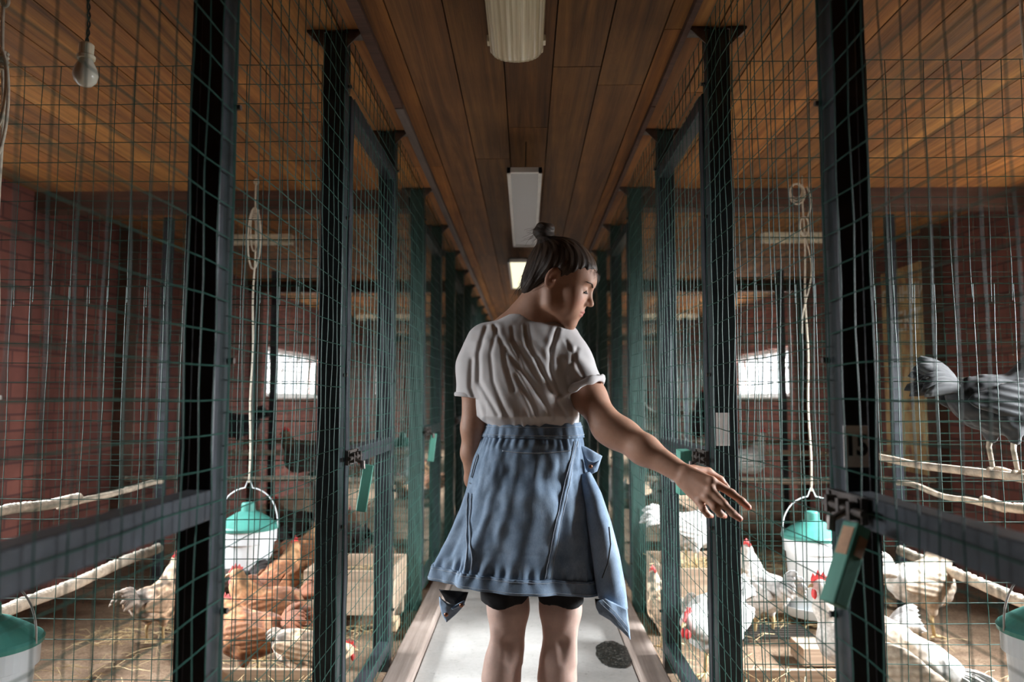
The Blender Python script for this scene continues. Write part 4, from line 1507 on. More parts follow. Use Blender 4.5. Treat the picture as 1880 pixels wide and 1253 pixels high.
# loose strands at nape, temple and crown
mb = MB()
rnd = random.Random(5)
def wisp(a_, d1, d2, L, r=0.00045):
    a_ = np.array(a_)
    pts = [a_ + np.array(d1) * L * t + np.array(d2) * L * t * t for t in np.linspace(0, 1, 7)]
    mb.tube([p - LOC for p in pts], [r * (1 - 0.6 * t) for t in np.linspace(0, 1, 7)], 3, cap=False)
for i in range(90):
    y = rnd.uniform(-0.06, 0.05)
    wisp(H(-0.100 + abs(y) * 0.2, y, rnd.uniform(-0.06, 0.01)), HR @ np.array((-0.3 - rnd.random() * 0.4, rnd.uniform(-0.3, 0.3), -0.5)), HR @ np.array((rnd.uniform(0.1, 0.8), rnd.uniform(-0.3, 0.3), -0.5)), rnd.uniform(0.02, 0.055))
for i in range(60):
    a_ = rnd.uniform(0, 2 * PI)
    wisp(BUN + HR @ np.array((0.024 * math.cos(a_), 0.024 * math.sin(a_), rnd.uniform(-0.03, 0.012))), HR @ np.array((math.cos(a_) * 0.8, math.sin(a_) * 0.8, rnd.uniform(-0.6, 0.4))), HR @ np.array((rnd.uniform(-0.5, 0.5), 0, -0.6)), rnd.uniform(0.01, 0.035))
for i in range(70):
    t_ = rnd.random()
    wisp(H(0.055 + 0.035 * t_, rnd.uniform(-0.055, 0.03) * (1 - 0.5 * t_), 0.085 - 0.02 * t_), HR @ np.array((0.9, -0.1, rnd.uniform(-0.4, 0.3))), HR @ np.array((-0.3, 0, -1.0)), rnd.uniform(0.012, 0.035))
for i in range(40):
    wisp(H(-0.03 + rnd.uniform(-0.02, 0.02), -0.078, rnd.uniform(-0.03, 0.02)), HR @ np.array((-0.3, -0.15, -0.6)), HR @ np.array((-0.5, 0.1, -0.4)), rnd.uniform(0.02, 0.05))
mb.build('loose_hair', M['hair'], woman)['kind'] = 'stuff'

# shirt
T = SDF((-0.26, 2.02, 1.00), (0.25, 2.44, 1.44), 0.0030)
T.loft([(1.03, 0.020, 2.262, 0.126, 0.094), (1.07, 0.018, 2.262, 0.136, 0.103), (1.095, 0.004, 2.258, 0.152, 0.122), (1.14, -0.002, 2.254, 0.150, 0.120), (1.20, -0.006, 2.250, 0.152, 0.114),
        (1.26, -0.010, 2.248, 0.158, 0.110), (1.31, -0.010, 2.245, 0.158, 0.100), (1.345, -0.006, 2.245, 0.134, 0.084), (1.372, 0.002, 2.245, 0.095, 0.070), (1.392, 0.010, 2.245, 0.070, 0.066)], 0.03)
T.chain([np.array((-0.118, 2.25, 1.315)), np.array((-0.146, 2.257, 1.24)), np.array((-0.156, 2.262, 1.150))], [0.056, 0.056, 0.053], 0.03)
sl2 = VP3(1076, 716, 2.19)
T.chain([np.array((0.098, 2.24, 1.315)), np.array((0.128, 2.225, 1.255)), sl2 + np.array((0.004, 0, -0.012))], [0.060, 0.060, 0.058], 0.028)
G = (T.ax[0][:, None, None], T.ax[1][None, :, None], T.ax[2][None, None, :])
X, Y, Z = G
# folds: creases of the cotton on the back, drawn from shoulder to waist
def seg_d(X, Z, pts):
    best = None
    for a_, b_ in zip(pts[:-1], pts[1:]):
        ax_, az_, bx, bz = a_[0], a_[2], b_[0] - a_[0], b_[2] - a_[2]
        L = bx * bx + bz * bz
        t = np.clip(((X - ax_) * bx + (Z - az_) * bz) / L, 0, 1)
        d = np.sqrt((X - ax_ - t * bx) ** 2 + (Z - az_ - t * bz) ** 2)
        best = d if best is None else np.minimum(best, d)
    return best
XX = np.broadcast_to(X, T.a.shape)
backw = np.clip((2.24 - Y) / 0.04, 0, 1)
X2, Z2 = T.ax[0][:, None], T.ax[2][None, :]
D2 = np.zeros((len(T.ax[0]), len(T.ax[2])))
creases = [
    ([(906, 595), (924, 635), (929, 672), (943, 716)], 0.0050, 0.007),
    ([(928, 640), (958, 682), (995, 732), (1015, 768)], 0.0055, 0.008),
    ([(963, 597), (968, 635), (995, 682), (1022, 728)], 0.0050, 0.007),
    ([(1024, 603), (1011, 642), (1011, 682), (1028, 724)], 0.0080, 0.007),
    ([(891, 597), (877, 648), (877, 699), (914, 762)], 0.0055, 0.009),
    ([(912, 600), (900, 650), (905, 700), (930, 765)], 0.0040, 0.006),
    ([(948, 690), (975, 740), (990, 775)], 0.0045, 0.006),
    ([(985, 660), (1010, 715), (1040, 765)], 0.0045, 0.006),
    ([(864, 660), (860, 710), (880, 765)], 0.0045, 0.007),
    ([(940, 600), (945, 640), (955, 670)], 0.0030, 0.006),
    ([(1060, 640), (1040, 690), (1045, 715)], 0.0045, 0.007),
    ([(1040, 625), (1060, 670), (1075, 700)], 0.0030, 0.006),
]
for pts, amp, w_ in creases:
    d = seg_d(X2, Z2, [VP3(px, py, 2.14) for px, py in pts])
    D2 += 0.62 * amp * np.exp(-(d / (w_ * 0.75)) ** 2) - 0.30 * amp * np.exp(-((d - 0.012) / 0.009) ** 2)
# fine soft folds
wv = np.sin((X2 * 0.83 + Z2 * 0.42) * 150 + 2.2 * np.sin(Z2 * 24 + X2 * 9))
D2 += 0.0010 * wv * np.clip((1.36 - Z2) / 0.1, 0, 1)
gz = np.clip((1.125 - Z2) / 0.06, 0, 1)
D2 += 0.0028 * gz * np.sin(X2 * 190 + 3 * np.sin(X2 * 40) + Z2 * 30)
T.a = T.a + (D2[:, None, :] * backw).astype(np.float32)
solid = T.a.copy()
inner = solid + 0.009
cloth = np.maximum(solid, -inner)
# cut the openings
cut = np.maximum(1.045 - Z, -1)                                   # hem, tucked in at the waist
cloth = np.maximum(cloth, cut)
nk = np.sqrt((X - 0.022) ** 2 + ((Y - 2.235) * 1.0) ** 2 + ((Z - 1.437) * 0.9) ** 2) - 0.078
cloth = np.maximum(cloth, -nk)
ax_l = nrm((-0.010, 0.005, -0.09))
pl = (X + 0.157) * ax_l[0] + (Y - 2.262) * ax_l[1] + (Z - 1.152) * ax_l[2]
armside = np.maximum(pl, (X + 0.098 + (1.2 - Z) * 0.0))
cl_cut = np.minimum(-pl, 0.03 - (X + 0.125))                      # positive pl and far to the left
cloth = np.where((X < -0.112) & (pl > -0.02), np.maximum(cloth, pl), cloth)
# keep the side of the trunk below the left sleeve
T2 = SDF((-0.26, 2.02, 1.00), (0.25, 2.44, 1.44), 0.0030)
T2.loft([(1.03, 0.020, 2.262, 0.126, 0.094), (1.07, 0.018, 2.262, 0.136, 0.103), (1.095, 0.004, 2.258, 0.152, 0.122), (1.14, -0.002, 2.254, 0.150, 0.120), (1.20, -0.006, 2.250, 0.150, 0.114),
         (1.26, -0.010, 2.248, 0.150, 0.110), (1.31, -0.010, 2.245, 0.14, 0.098), (1.33, -0.006, 2.245, 0.12, 0.084)], 0.03)
trunk = T2.a + (D2[:, None, :] * backw).astype(np.float32)
trunk_sh = np.maximum(np.maximum(np.maximum(trunk, -(trunk + 0.008)), cut), Z - 1.25)
ax_r = nrm(np.array(sl2) - np.array((0.128, 2.225, 1.27)))
ax_r = nrm((0.42, -0.25, -0.90))
plr = (X - sl2[0]) * ax_r[0] + (Y - sl2[1]) * ax_r[1] + (Z - sl2[2]) * ax_r[2]
cloth = np.where((X > 0.085) & (plr > -0.02), np.maximum(cloth, plr), cloth)
T.a = smin(cloth, trunk_sh, 0.003).astype(np.float32)
V, Q = T.mesh()
shirt = np_mesh('shirt', V - LOC, Q, M['shirt'], woman, smooth_it=1)
# rolled cuffs of the sleeves and the neck band
def ring_on(c, axis, r, tube, n=40, sq=1.0, wob=0.0):
    axis = nrm(axis)
    a_ = nrm(np.cross(axis, (0, 1, 0.1)))
    b_ = np.cross(axis, a_)
    pts = [np.array(c) + a_ * r * math.cos(t) + b_ * r * sq * math.sin(t) + axis * wob * math.sin(2 * t + 1) - LOC for t in np.linspace(0, 2 * PI, n + 1)]
    return pts
mb = MB()
cuff_c = sl2 + ax_r * -0.007
pts = ring_on(cuff_c, ax_r, 0.0585, 0, 48, 0.97, 0.002)
for k_, off in ((0.009, 0.0),):
    mb.tube(pts, [0.0052 + 0.0012 * math.sin(i * 0.9) for i in range(len(pts))], 8, flat=2.1)
mb.build('rolled_cuff', M['shirt'], woman, smooth=True)
mb = MB()
pts = ring_on(np.array((-0.156, 2.262, 1.156)), ax_l, 0.0535, 0, 48, 0.97, 0.002)
mb.tube(pts, 0.0042, 8, flat=1.6)
mb.build('rolled_cuff', M['shirt'], woman, smooth=True)

# shorts
T = SDF((-0.19, 2.10, 0.50), (0.21, 2.46, 1.02), 0.0036)
T.loft([(0.70, 0.012, 2.27, 0.155, 0.11), (0.85, 0.012, 2.27, 0.165, 0.12), (0.98, 0.014, 2.27, 0.15, 0.11)], 0.03)
for sx in (-1, 1):
    a_ = np.array((sx * 0.070 + 0.012, 2.265, 0.78))
    b_ = VP3(926 if sx < 0 else 1031, 1105, 2.25)
    T.chain([a_, b_], [0.090, 0.068 if sx < 0 else 0.064], 0.02)
X, Y, Z = T.ax[0][:, None, None], T.ax[1][None, :, None], T.ax[2][None, None, :]
T.a = np.maximum(T.a, (0.560 - 0.006 * np.sin(X * 60) - Z)).astype(np.float32)
V, Q = T.mesh()
np_mesh('shorts', V - LOC, Q, M['black'], woman, smooth_it=1)
# shoes
for e in (-1, 1):
    T = SDF((e * 0.055 - 0.07, 2.18, 0.0), (e * 0.055 + 0.09, 2.56, 0.14), 0.004)
    cx = (-0.083 if e < 0 else 0.088)
    T.ell((cx, 2.27, 0.045), (0.038, 0.050, 0.050), None, 0.02)
    T.ell((cx, 2.36, 0.035), (0.042, 0.09, 0.040), None, 0.03)
    T.ell((cx, 2.44, 0.028), (0.044, 0.06, 0.030), None, 0.03)
    T.a = np.maximum(T.a, (0.015 - T.ax[2])[None, None, :]).astype(np.float32)
    V, Q = T.mesh()
    sh_ = np_mesh('shoe', V - LOC, Q, M['black'], woman)

# denim jacket tied round the waist: back panel hanging like a skirt
jk = thing('denim_jacket', 'light blue denim jacket tied by its sleeves around the waist of the woman', 'jacket', (0.0, 2.25, 0.0))
def prof_l(py):
    return np.interp(py, [780, 800, 850, 900, 950, 1000, 1040, 1078], [895, 889, 872, 862, 848, 828, 812, 800])
def prof_r(py):
    return np.interp(py, [780, 800, 850, 900, 950, 1000, 1060, 1108], [1061, 1066, 1074, 1083, 1092, 1098, 1104, 1108])
def hem_y(u):      # hem pixel row across the back
    return 1078 + 12 * np.interp(u, [-1, -0.6, 0.0, 0.5, 1.0], [0, 0.25, 1.0, 2.0, 2.6])
TH = R(118)
def jack(th, v, off=0.0):
    """th: angle around (0 = towards the camera), v: 0 waist .. 1 hem"""
    u = th / R(90)
    uc = max(-1, min(1, u))
    py = 783 + (hem_y(uc) - 783) * v
    d = 2.25
    xl, xr = P(prof_l(py), py, d).x, P(prof_r(py), py, d).x
    z = P(960, py, 2.12).z
    cx, hw = (xl + xr) / 2, (xr - xl) / 2
    hd = 0.098 + 0.055 * v + (0.03 * math.sin(PI * min(1, v * 1.3)))
    cyy = 2.262 + 0.0 * v
    f = 0.0
    a_ = max(0.0, v) ** 1.2
    f += 0.010 * a_ * math.sin(th * 5.0 + 0.9 + 1.1 * v)
    f += 0.007 * a_ * math.sin(th * 9.0 + 2.2 - 1.5 * v)
    f += 0.0022 * math.sin(th * 21 + 3 * v) * (0.3 + v)
    # puckers next to the waistband and the hem band
    f += 0.0022 * math.exp(-((v - 0.10) / 0.04) ** 2) * math.sin(th * 40)
    f += 0.0032 * math.exp(-((v - 0.89) / 0.045) ** 2) * math.sin(th * 46 + 2 * math.sin(th * 9))
    # horizontal sag folds under the yoke
    f += 0.006 * math.exp(-((v - 0.165 + 0.05 * (1 - u * u)) / 0.022) ** 2) * math.exp(-(u / 0.45) ** 2)
    f -= 0.008 * math.exp(-((v - 0.30 - 0.09 * u) / 0.05) ** 2) * math.exp(-((u - 0.05) / 0.5) ** 2)
    f += 0.9 * 0.010 * mnoise.noise(Vector((th * 2.2, v * 4, 3))) * (0.4 + v)
    f += 0.003 * mnoise.noise(Vector((th * 8, v * 11, 9)))
    s_, c_ = math.sin(th), math.cos(th)
    p = 0.86
    X = cx + (hw + off) * math.copysign(abs(s_) ** p, s_) + f * s_
    Yv = cyy - (hd + f + off) * math.copysign(abs(c_) ** 0.95, c_)
    return Vector((X, Yv, z)) - Vector(LOC)
def jack_grid(t0, t1, v0, v1, nt, nv, off=0.0):
    vs_, fs = [], []
    for j in range(nv + 1):
        for i in range(nt + 1):
            vs_.append(jack(t0 + (t1 - t0) * i / nt, v0 + (v1 - v0) * j / nv, off))
    for j in range(nv):
        for i in range(nt):
            a_ = j * (nt + 1) + i
            fs.append((a_, a_ + 1, a_ + nt + 2, a_ + nt + 1))
    return vs_, fs
def cloth_part(name, vf, mt, th_=0.004, parent=None):
    o = MB().add(*vf).build(name, mt, parent if parent is not None else jk, smooth=True)
    sm = o.modifiers.new('thickness', 'SOLIDIFY')
    sm.thickness = th_
    sm.offset = 0
    return o
cloth_part('back_panel', jack_grid(-TH, TH, 0.07, 0.915, 260, 130), M['denim'])
cloth_part('waist_band', jack_grid(-R(140), R(140), -0.012, 0.078, 160, 12, 0.004), M['denim'], 0.007)
cloth_part('hem_band', jack_grid(-TH, TH, 0.912, 1.0, 300, 12, 0.0035), M['denim'], 0.008)
# seams: double stitched ridges
def seam(pts_uv, r=0.0017, off=0.004, name='seam', mt='thread', w_=0.0):
    mb = MB()
    for q in ((-1, 1) if w_ else (0,)):
        pts = [jack(t_ + q * w_, v_, off) for t_, v_ in pts_uv]
        mb.tube(pts, r, 5)
    return mb.build(name, M[mt], jk, smooth=True)
def ang_at(px, py):
    """angle whose surface point projects nearest px at that height"""
    v_ = (py - 783) / (1092 - 783)
    best = min(((abs((lambda p: 966 + (p.x) * 1400 / (p.y + LOC[1]))(jack(a_, v_)) - px), a_) for a_ in np.linspace(-R(100), R(100), 400)))
    return best[1], v_
def line_uv(pxs, n=40):
    out = []
    pys = [q[1] for q in pxs]
    for py in np.linspace(pys[0], pys[-1], n):
        px = np.interp(py, pys, [q[0] for q in pxs])
        out.append(ang_at(px, py))
    return out
L1 = line_uv([(886, 812), (866, 900), (863, 980), (864, 1056)])
L2 = line_uv([(1054, 812), (1040, 880), (1022, 960), (1004, 1062)])
seam(L1, w_=0.045)
seam(L2, w_=0.045)
fl = []
for t_, v_ in L2:
    fl.append((t_, v_))
mbv, mbf = [], []
for i, (t_, v_) in enumerate(L2):
    mbv += [jack(t_ - 0.035, v_, 0.0035), jack(t_ + 0.035, v_, 0.0035)]
    if i:
        mbf.append((2 * i - 2, 2 * i - 1, 2 * i + 1, 2 * i))
cloth_part('flat_seam', (mbv, mbf), M['denim'], 0.003)
seam(line_uv([(1093, 905), (1101, 960), (1094, 1010), (1098, 1070)]), 0.0014, name='seam')
for vv in (0.010, 0.060):
    seam([(t_, vv) for t_ in np.linspace(-R(100), R(100), 80)], 0.0010, 0.0085)
for vv in (0.925, 0.985):
    seam([(t_, vv) for t_ in np.linspace(-R(110), R(110), 120)], 0.0010, 0.0085)
# pocket welt line high on the back
seam([(t_, 0.150 + 0.012 * math.cos(t_ * 2.6)) for t_ in np.linspace(-R(28), R(42), 40)], 0.0016, 0.004)

# corners and sleeves hanging at the sides
def slab(name, poly_px, d, th_, mt, bulge=0.012, parent=None, seed=0, nsub=3):
    """cloth flap whose outline is given in the frame at depth d, puffed and creased"""
    pts = [P(px, py, d + dd) for px, py, dd in [(q + (0,))[:3] for q in poly_px]]
    c = sum(pts, Vector()) / len(pts)
    dense = []
    n = len(pts)
    for i in range(n):
        a_, b_ = pts[i], pts[(i + 1) % n]
        for k in range(6):
            dense.append(a_.lerp(b_, k / 6))
    rings = 8
    vs_, fs = [], []
    m_ = len(dense)
    for r_ in range(rings):
        t = 1 - r_ / rings
        for p in dense:
            q = c + (p - c) * t
            y = -bulge * (1 - t * t) + 0.006 * mnoise.noise(q * 22 + Vector((seed, 0, 0))) + 0.003 * mnoise.noise(q * 60)
            vs_.append(q + Vector((0, y, 0)) - Vector(LOC))
    vs_.append(c + Vector((0, -bulge, 0)) - Vector(LOC))
    for r_ in range(rings - 1):
        for i in range(m_):
            i2 = (i + 1) % m_
            fs.append((r_ * m_ + i, r_ * m_ + i2, (r_ + 1) * m_ + i2, (r_ + 1) * m_ + i))
    e = (rings - 1) * m_
    for i in range(m_):
        fs.append((e + i, e + (i + 1) % m_, len(vs_) - 1))
    o = MB().add(vs_, fs).build(name, mt, parent if parent is not None else jk, smooth=True)
    sm = o.modifiers.new('thickness', 'SOLIDIFY')
    sm.thickness = th_
    sm.offset = 1
    return o
slab('inner_flap', [(806, 1082), (860, 1088), (853, 1108), (838, 1116), (818, 1104)], 2.19, 0.004, M['black'])
fl_ = slab('sleeve_cuff', [(806, 1096), (822, 1108), (840, 1114), (852, 1104), (853, 1112), (838, 1128), (820, 1143), (811, 1128), (807, 1112)], 2.165, 0.006, M['denim_light'], 0.006, seed=2)
for px, py in ((819, 1129), (847, 1112)):
    c = P(px, py, 2.15)
    MB().lathe([(0.0005, 0), (0.0055, 0.0005), (0.006, 0.002), (0.004, 0.004), (0.0008, 0.0042)], tuple(c - Vector(LOC)), 14, Matrix.Rotation(R(90), 3, 'X')).build('button', M['copper'], jk, smooth=True)
# right sleeve: a flattened tube from the knot to the cuff
def sleeve(name, path, mt, n=20, seed=1):
    """path rows: px left, px right, py, depth, half thickness"""
    rows = np.array(path, float)
    t_ = np.linspace(0, len(rows) - 1, 60)
    vs_, fs = [], []
    for t in t_:
        r_ = [np.interp(t, range(len(rows)), rows[:, c]) for c in range(rows.shape[1])]
        a_, b_ = P(r_[0], r_[2], r_[3]), P(r_[1], r_[4], r_[3])
        c = (a_ + b_) / 2
        h = (b_ - a_) / 2
        for k in range(n):
            an = 2 * PI * k / n
            wv = 1 + 0.10 * mnoise.noise(Vector((math.cos(an) * 2, math.sin(an) * 2, t * 1.4 + seed))) 
            q = c + h * math.cos(an) + Vector((0, -1, 0)) * (r_[5] * math.sin(an)) * wv
            q += Vector((0, 0.004 * mnoise.noise(q * 30), 0))
            vs_.append(q - Vector(LOC))
    m_ = len(t_)
    for i in range(m_ - 1):
        for k in range(n):
            k2 = (k + 1) % n
            fs.append((i * n + k, i * n + k2, (i + 1) * n + k2, (i + 1) * n + k))
    fs.append(tuple(range(n - 1, -1, -1)))
    fs.append(tuple(range((m_ - 1) * n, m_ * n)))
    return MB().add(vs_, fs).build(name, mt, jk, smooth=True)
sleeve('right_sleeve', [(1062, 1084, 872, 2.20, 866, 0.02), (1072, 1104, 920, 2.18, 905, 0.035), (1080, 1122, 975, 2.17, 958, 0.04), (1088, 1137, 1030, 2.17, 1015, 0.04), (1094, 1148, 1078, 2.17, 1075, 0.036), (1100, 1153, 1106, 2.17, 1118, 0.028)], M['denim_light'])
slab('front_hem', [(1096, 1104), (1112, 1100), (1152, 1120), (1158, 1176), (1142, 1160), (1120, 1140), (1100, 1128), (1094, 1116)], 2.13, 0.006, M['denim_light'], 0.006, seed=7)
slab('inner_flap', [(1092, 1100), (1106, 1102), (1104, 1113), (1094, 1116)], 2.15, 0.004, M['black'])
mb = MB()
for q in (0, 1):
    mb.tube([P(1102 + q * 4, 1108 - q * 6, 2.115) - Vector(LOC), P(1126 + q * 3, 1130 - q * 6, 2.115) - Vector(LOC), P(1153, 1163 - q * 10, 2.115) - Vector(LOC)], 0.001, 5)
mb.build('seam', M['thread'], jk)
mb = MB()
mb.tube([P(1118, 968, 2.128) - Vector(LOC), P(1121, 1000, 2.125) - Vector(LOC), P(1116, 1035, 2.125) - Vector(LOC), P(1106, 1062, 2.128) - Vector(LOC)], 0.0022, 6)
mb.build('gap_shade', M['black'], jk)  # black line painting the shade of the gap between sleeve and jacket
# knot with cuff and button at the right hip
slab('knot', [(1064, 815), (1078, 822), (1106, 838), (1096, 866), (1080, 874), (1066, 880), (1062, 850)], 2.22, 0.012, M['denim_light'], 0.014, seed=4)
slab('knot_cuff', [(1076, 842), (1090, 850), (1100, 846), (1092, 868), (1080, 873)], 2.195, 0.008, M['denim'], 0.004, seed=8)
c = P(1084, 857, 2.172)
MB().lathe([(0.0005, 0), (0.0055, 0.0005), (0.006, 0.002), (0.004, 0.004), (0.0008, 0.0042)], tuple(c - Vector(LOC)), 14, Matrix.Rotation(R(90), 3, 'X')).build('button', M['copper'], jk, smooth=True)

# ------------------------------------------------------------------ hens and roosters
TONES = {
    'brown': ((0.40, 0.155, 0.060), (0.52, 0.27, 0.12), (0.30, 0.10, 0.04)),
    'dark': ((0.055, 0.030, 0.020), (0.14, 0.07, 0.035), (0.03, 0.02, 0.018)),
    'black': ((0.016, 0.018, 0.022), (0.022, 0.024, 0.030), (0.012, 0.013, 0.016)),
    'white': ((0.68, 0.66, 0.63), (0.66, 0.61, 0.55), (0.70, 0.68, 0.66)),
    'speckled': ((0.62, 0.42, 0.27), (0.66, 0.50, 0.36), (0.60, 0.50, 0.42)),
    'tan': ((0.58, 0.46, 0.34), (0.55, 0.44, 0.34), (0.66, 0.63, 0.58)),
}
def make_bird(tone, head=(0.155, 0.0, 0.395), neck=(0.11, 0.0, 0.30), pitch=0.0, comb=1.0, combm='comb', tail=1.0, sit=False, h=0.0055, seed=0, tailup=0.5):
    """returns a root Empty with body, wings, tail, comb, wattles, beak, eyes and legs; faces +x"""
    rnd = random.Random(seed)
    root = bpy.data.objects.new('hen', None)
    COL.objects.link(root)
    dz = -0.085 if sit else 0.0
    T = SDF((-0.24, -0.14, -0.01), (0.26, 0.14, 0.52), h)
    cy_, sy_ = math.cos(pitch), math.sin(pitch)
    def B(x, y, z):
        z0_ = 0.20
        x2 = x * cy_ - (z - z0_) * sy_
        z2 = x * sy_ + (z - z0_) * cy_ + z0_
        return np.array((x2, y, z2 + dz))
    rp = np.array([[cy_, 0, -sy_], [0, 1, 0], [sy_, 0, cy_]])
    T.ell(B(0, 0, 0.205), (0.135, 0.088, 0.088), rp, 0.03)
    T.ell(B(0.065, 0, 0.200), (0.075, 0.078, 0.085), rp, 0.04)
    T.ell(B(-0.085, 0, 0.235), (0.085, 0.055, 0.055), rp, 0.05)
    hd = np.array(head) + np.array((0, 0, dz))
    nk_ = np.array(neck) + np.array((0, 0, dz))
    T.chain([B(0.06, 0, 0.24), nk_, hd], [0.066, 0.042, 0.027], 0.035)
    T.ell(hd, (0.030, 0.023, 0.024), None, 0.01)
    if not sit:
        for e in (-1, 1):
            T.chain([B(0.0, e * 0.045, 0.16), np.array((0.005, e * 0.048, 0.105 + dz))], [0.045, 0.018], 0.02)
    V, Q = T.mesh()
    a_, b_, c_ = (np.array(q) for q in TONES[tone])
    tneck = np.clip((V[:, 2] - dz - 0.25) / 0.08, 0, 1)[:, None] * np.clip((V[:, 0] - 0.03) / 0.05, 0, 1)[:, None]
    ttail = np.clip((-0.04 - V[:, 0]) / 0.08, 0, 1)[:, None]
    n_ = np.array([mnoise.noise(Vector(v) * 26 + Vector((seed, 0, 0))) for v in V])
    c = a_ * (1 - tneck) + b_ * tneck
    c = c * (1 - ttail) + c_ * ttail
    if tone in ('speckled', 'brown', 'tan'):
        k = {'speckled': 0.7, 'brown': 0.4, 'tan': 0.25}[tone]
        spot = np.clip(n_ * 4, -1, 1)[:, None]
        c = c * (1 + k * spot) if tone != 'tan' else c * (1 - 0.25 * np.clip(-spot, 0, 1)) + 0
        if tone == 'brown':
            c = np.where(n_[:, None] > 0.25, c * 0.6 + np.array((0.68, 0.46, 0.26)) * 0.4, c)
    dh = np.linalg.norm(V - hd - np.array((0.012, 0, -0.002)), axis=1)
    face = np.clip(1.6 - dh / 0.020, 0, 1)[:, None] * 0.85
    c = c * (1 - face) + np.array((0.55, 0.09, 0.08)) * face
    n3 = np.array([mnoise.noise(Vector((v[0] * 30, v[1] * 60, v[2] * 45)) + Vector((seed, 0, 0))) for v in V])
    nr = V - np.array((0, 0, 0.2 + dz))
    nr /= np.linalg.norm(nr, axis=1)[:, None]
    V = V + nr * (n3 * 0.006)[:, None] * (dh > 0.035)[:, None]
    np_mesh('body', V, Q, M['feather'], root, tone=np.clip(c, 0, 1))
    # wings
    for e in (-1, 1):
        W = SDF((-0.22, -0.14, 0.0), (0.16, 0.14, 0.40), h)
        W.ell(B(-0.005, e * 0.076, 0.222), (0.095, 0.020, 0.056), rp, 0.01)
        W.ell(B(-0.075, e * 0.066, 0.222), (0.080, 0.016, 0.032), rp, 0.02)
        Vw, Qw = W.mesh()
        f_ = 1 + 0.11 * np.sin(Vw[:, 2] * 260 + Vw[:, 0] * 60)
        cw = np.clip((a_ * (0.82 if tone != 'white' else 1.0))[None, :] * f_[:, None] ** (1.0 if tone not in ('white', 'tan') else 0.35), 0, 1)
        Vw = Vw + np.stack([np.zeros(len(Vw)), e * 0.0022 * np.sin(Vw[:, 2] * 260 + Vw[:, 0] * 60), np.zeros(len(Vw))], 1)
        np_mesh('wing', Vw, Qw, M['feather'], root, tone=cw)
    # tail feathers
    mb = MB()
    nf = 15
    for i in range(nf):
        u = i / (nf - 1) * 2 - 1
        base = B(-0.125, u * 0.022, 0.245)
        L = (0.12 + 0.05 * (1 - abs(u))) * tail * rnd.uniform(0.85, 1.1)
        el_ = tailup + 0.55 * (1 - abs(u)) + rnd.uniform(-0.10, 0.10) + pitch * -0.6
        d = np.array((-math.cos(el_), u * 0.16, math.sin(el_)))
        wv = 0.021
        pts_c = [base + d * L * t + np.array((-0.03, 0, -0.05)) * (t * t) * tail for t in np.linspace(0, 1, 7)]
        vs_, fs = [], []
        for j, p in enumerate(pts_c):
            t = j / 6
            wd = wv * (0.35 + 1.4 * t - 1.25 * t ** 4) + 0.001
            sd = nrm(np.cross(d, (0, 1, 0)))
            vs_ += [tuple(p + sd * wd), tuple(p + np.array((0, 0.0022, 0))), tuple(p - sd * wd), tuple(p - np.array((0, 0.0022, 0)))]
            if j:
                for k in range(4):
                    fs.append((4 * j - 4 + k, 4 * j - 4 + (k + 1) % 4, 4 * j + (k + 1) % 4, 4 * j + k))
        fs.append((3, 2, 1, 0))
        e4 = 4 * 6
        fs.append((e4, e4 + 1, e4 + 2, e4 + 3))
        tn = tuple(np.clip(c_ * rnd.uniform(0.75, 1.05), 0, 1))
        mb.add(vs_, fs, tn)
    mb.build('tail', M['feather'], root, smooth=True)
    # comb, wattles, beak, eyes
    x0, z0_ = hd[0], hd[2]
    s_ = comb
    poly = [(-0.030 * s_, 0.012), (-0.034 * s_, 0.012 + 0.016 * s_), (-0.022 * s_, 0.016 + 0.012 * s_), (-0.016 * s_, 0.014 + 0.030 * s_), (-0.006 * s_, 0.016 + 0.014 * s_), (0.002 * s_, 0.016 + 0.034 * s_),
            (0.010 * s_, 0.014 + 0.014 * s_), (0.018 * s_, 0.012 + 0.026 * s_), (0.024 * s_, 0.010 + 0.010 * s_), (0.032, 0.004), (0.0, 0.006)]
    MB().prism(poly, (x0 + 0.004, hd[1], z0_ + 0.006), (1, 0, 0), (0, 0, 1), 0.007).build('comb', M[combm], root, bevel=0.002)
    for e in (-1, 1):
        mb = MB()
        wl = 0.016 + 0.020 * s_
        prof_ = [(0.0085 * math.sin(PI * i / 8) ** 0.8 * (0.6 + 0.5 * s_) + 0.0005, -wl * 0.5 * (1 - math.cos(PI * i / 8))) for i in range(9)]
        mb.lathe(prof_, (x0 + 0.022, hd[1] + e * 0.009, z0_ - 0.012), 10)
        mb.build('wattle', M[combm], root, smooth=True)
        mb = MB()
        mb.lathe([(0.0042 * math.sin(PI * i / 8) + 1e-4, -0.0042 * math.cos(PI * i / 8)) for i in range(9)], (x0 + 0.010, hd[1] + e * 0.0205, z0_ + 0.005), 10)
        mb.build('eye', M['eye'], root, smooth=True)
    MB().tube([(x0 + 0.022, hd[1], z0_), (x0 + 0.034, hd[1], z0_ + 0.001), (x0 + 0.044, hd[1], z0_ - 0.003), (x0 + 0.051, hd[1], z0_ - 0.010)], [0.0095, 0.0075, 0.0045, 0.001], 10).build('beak', M['beak'], root, smooth=True)
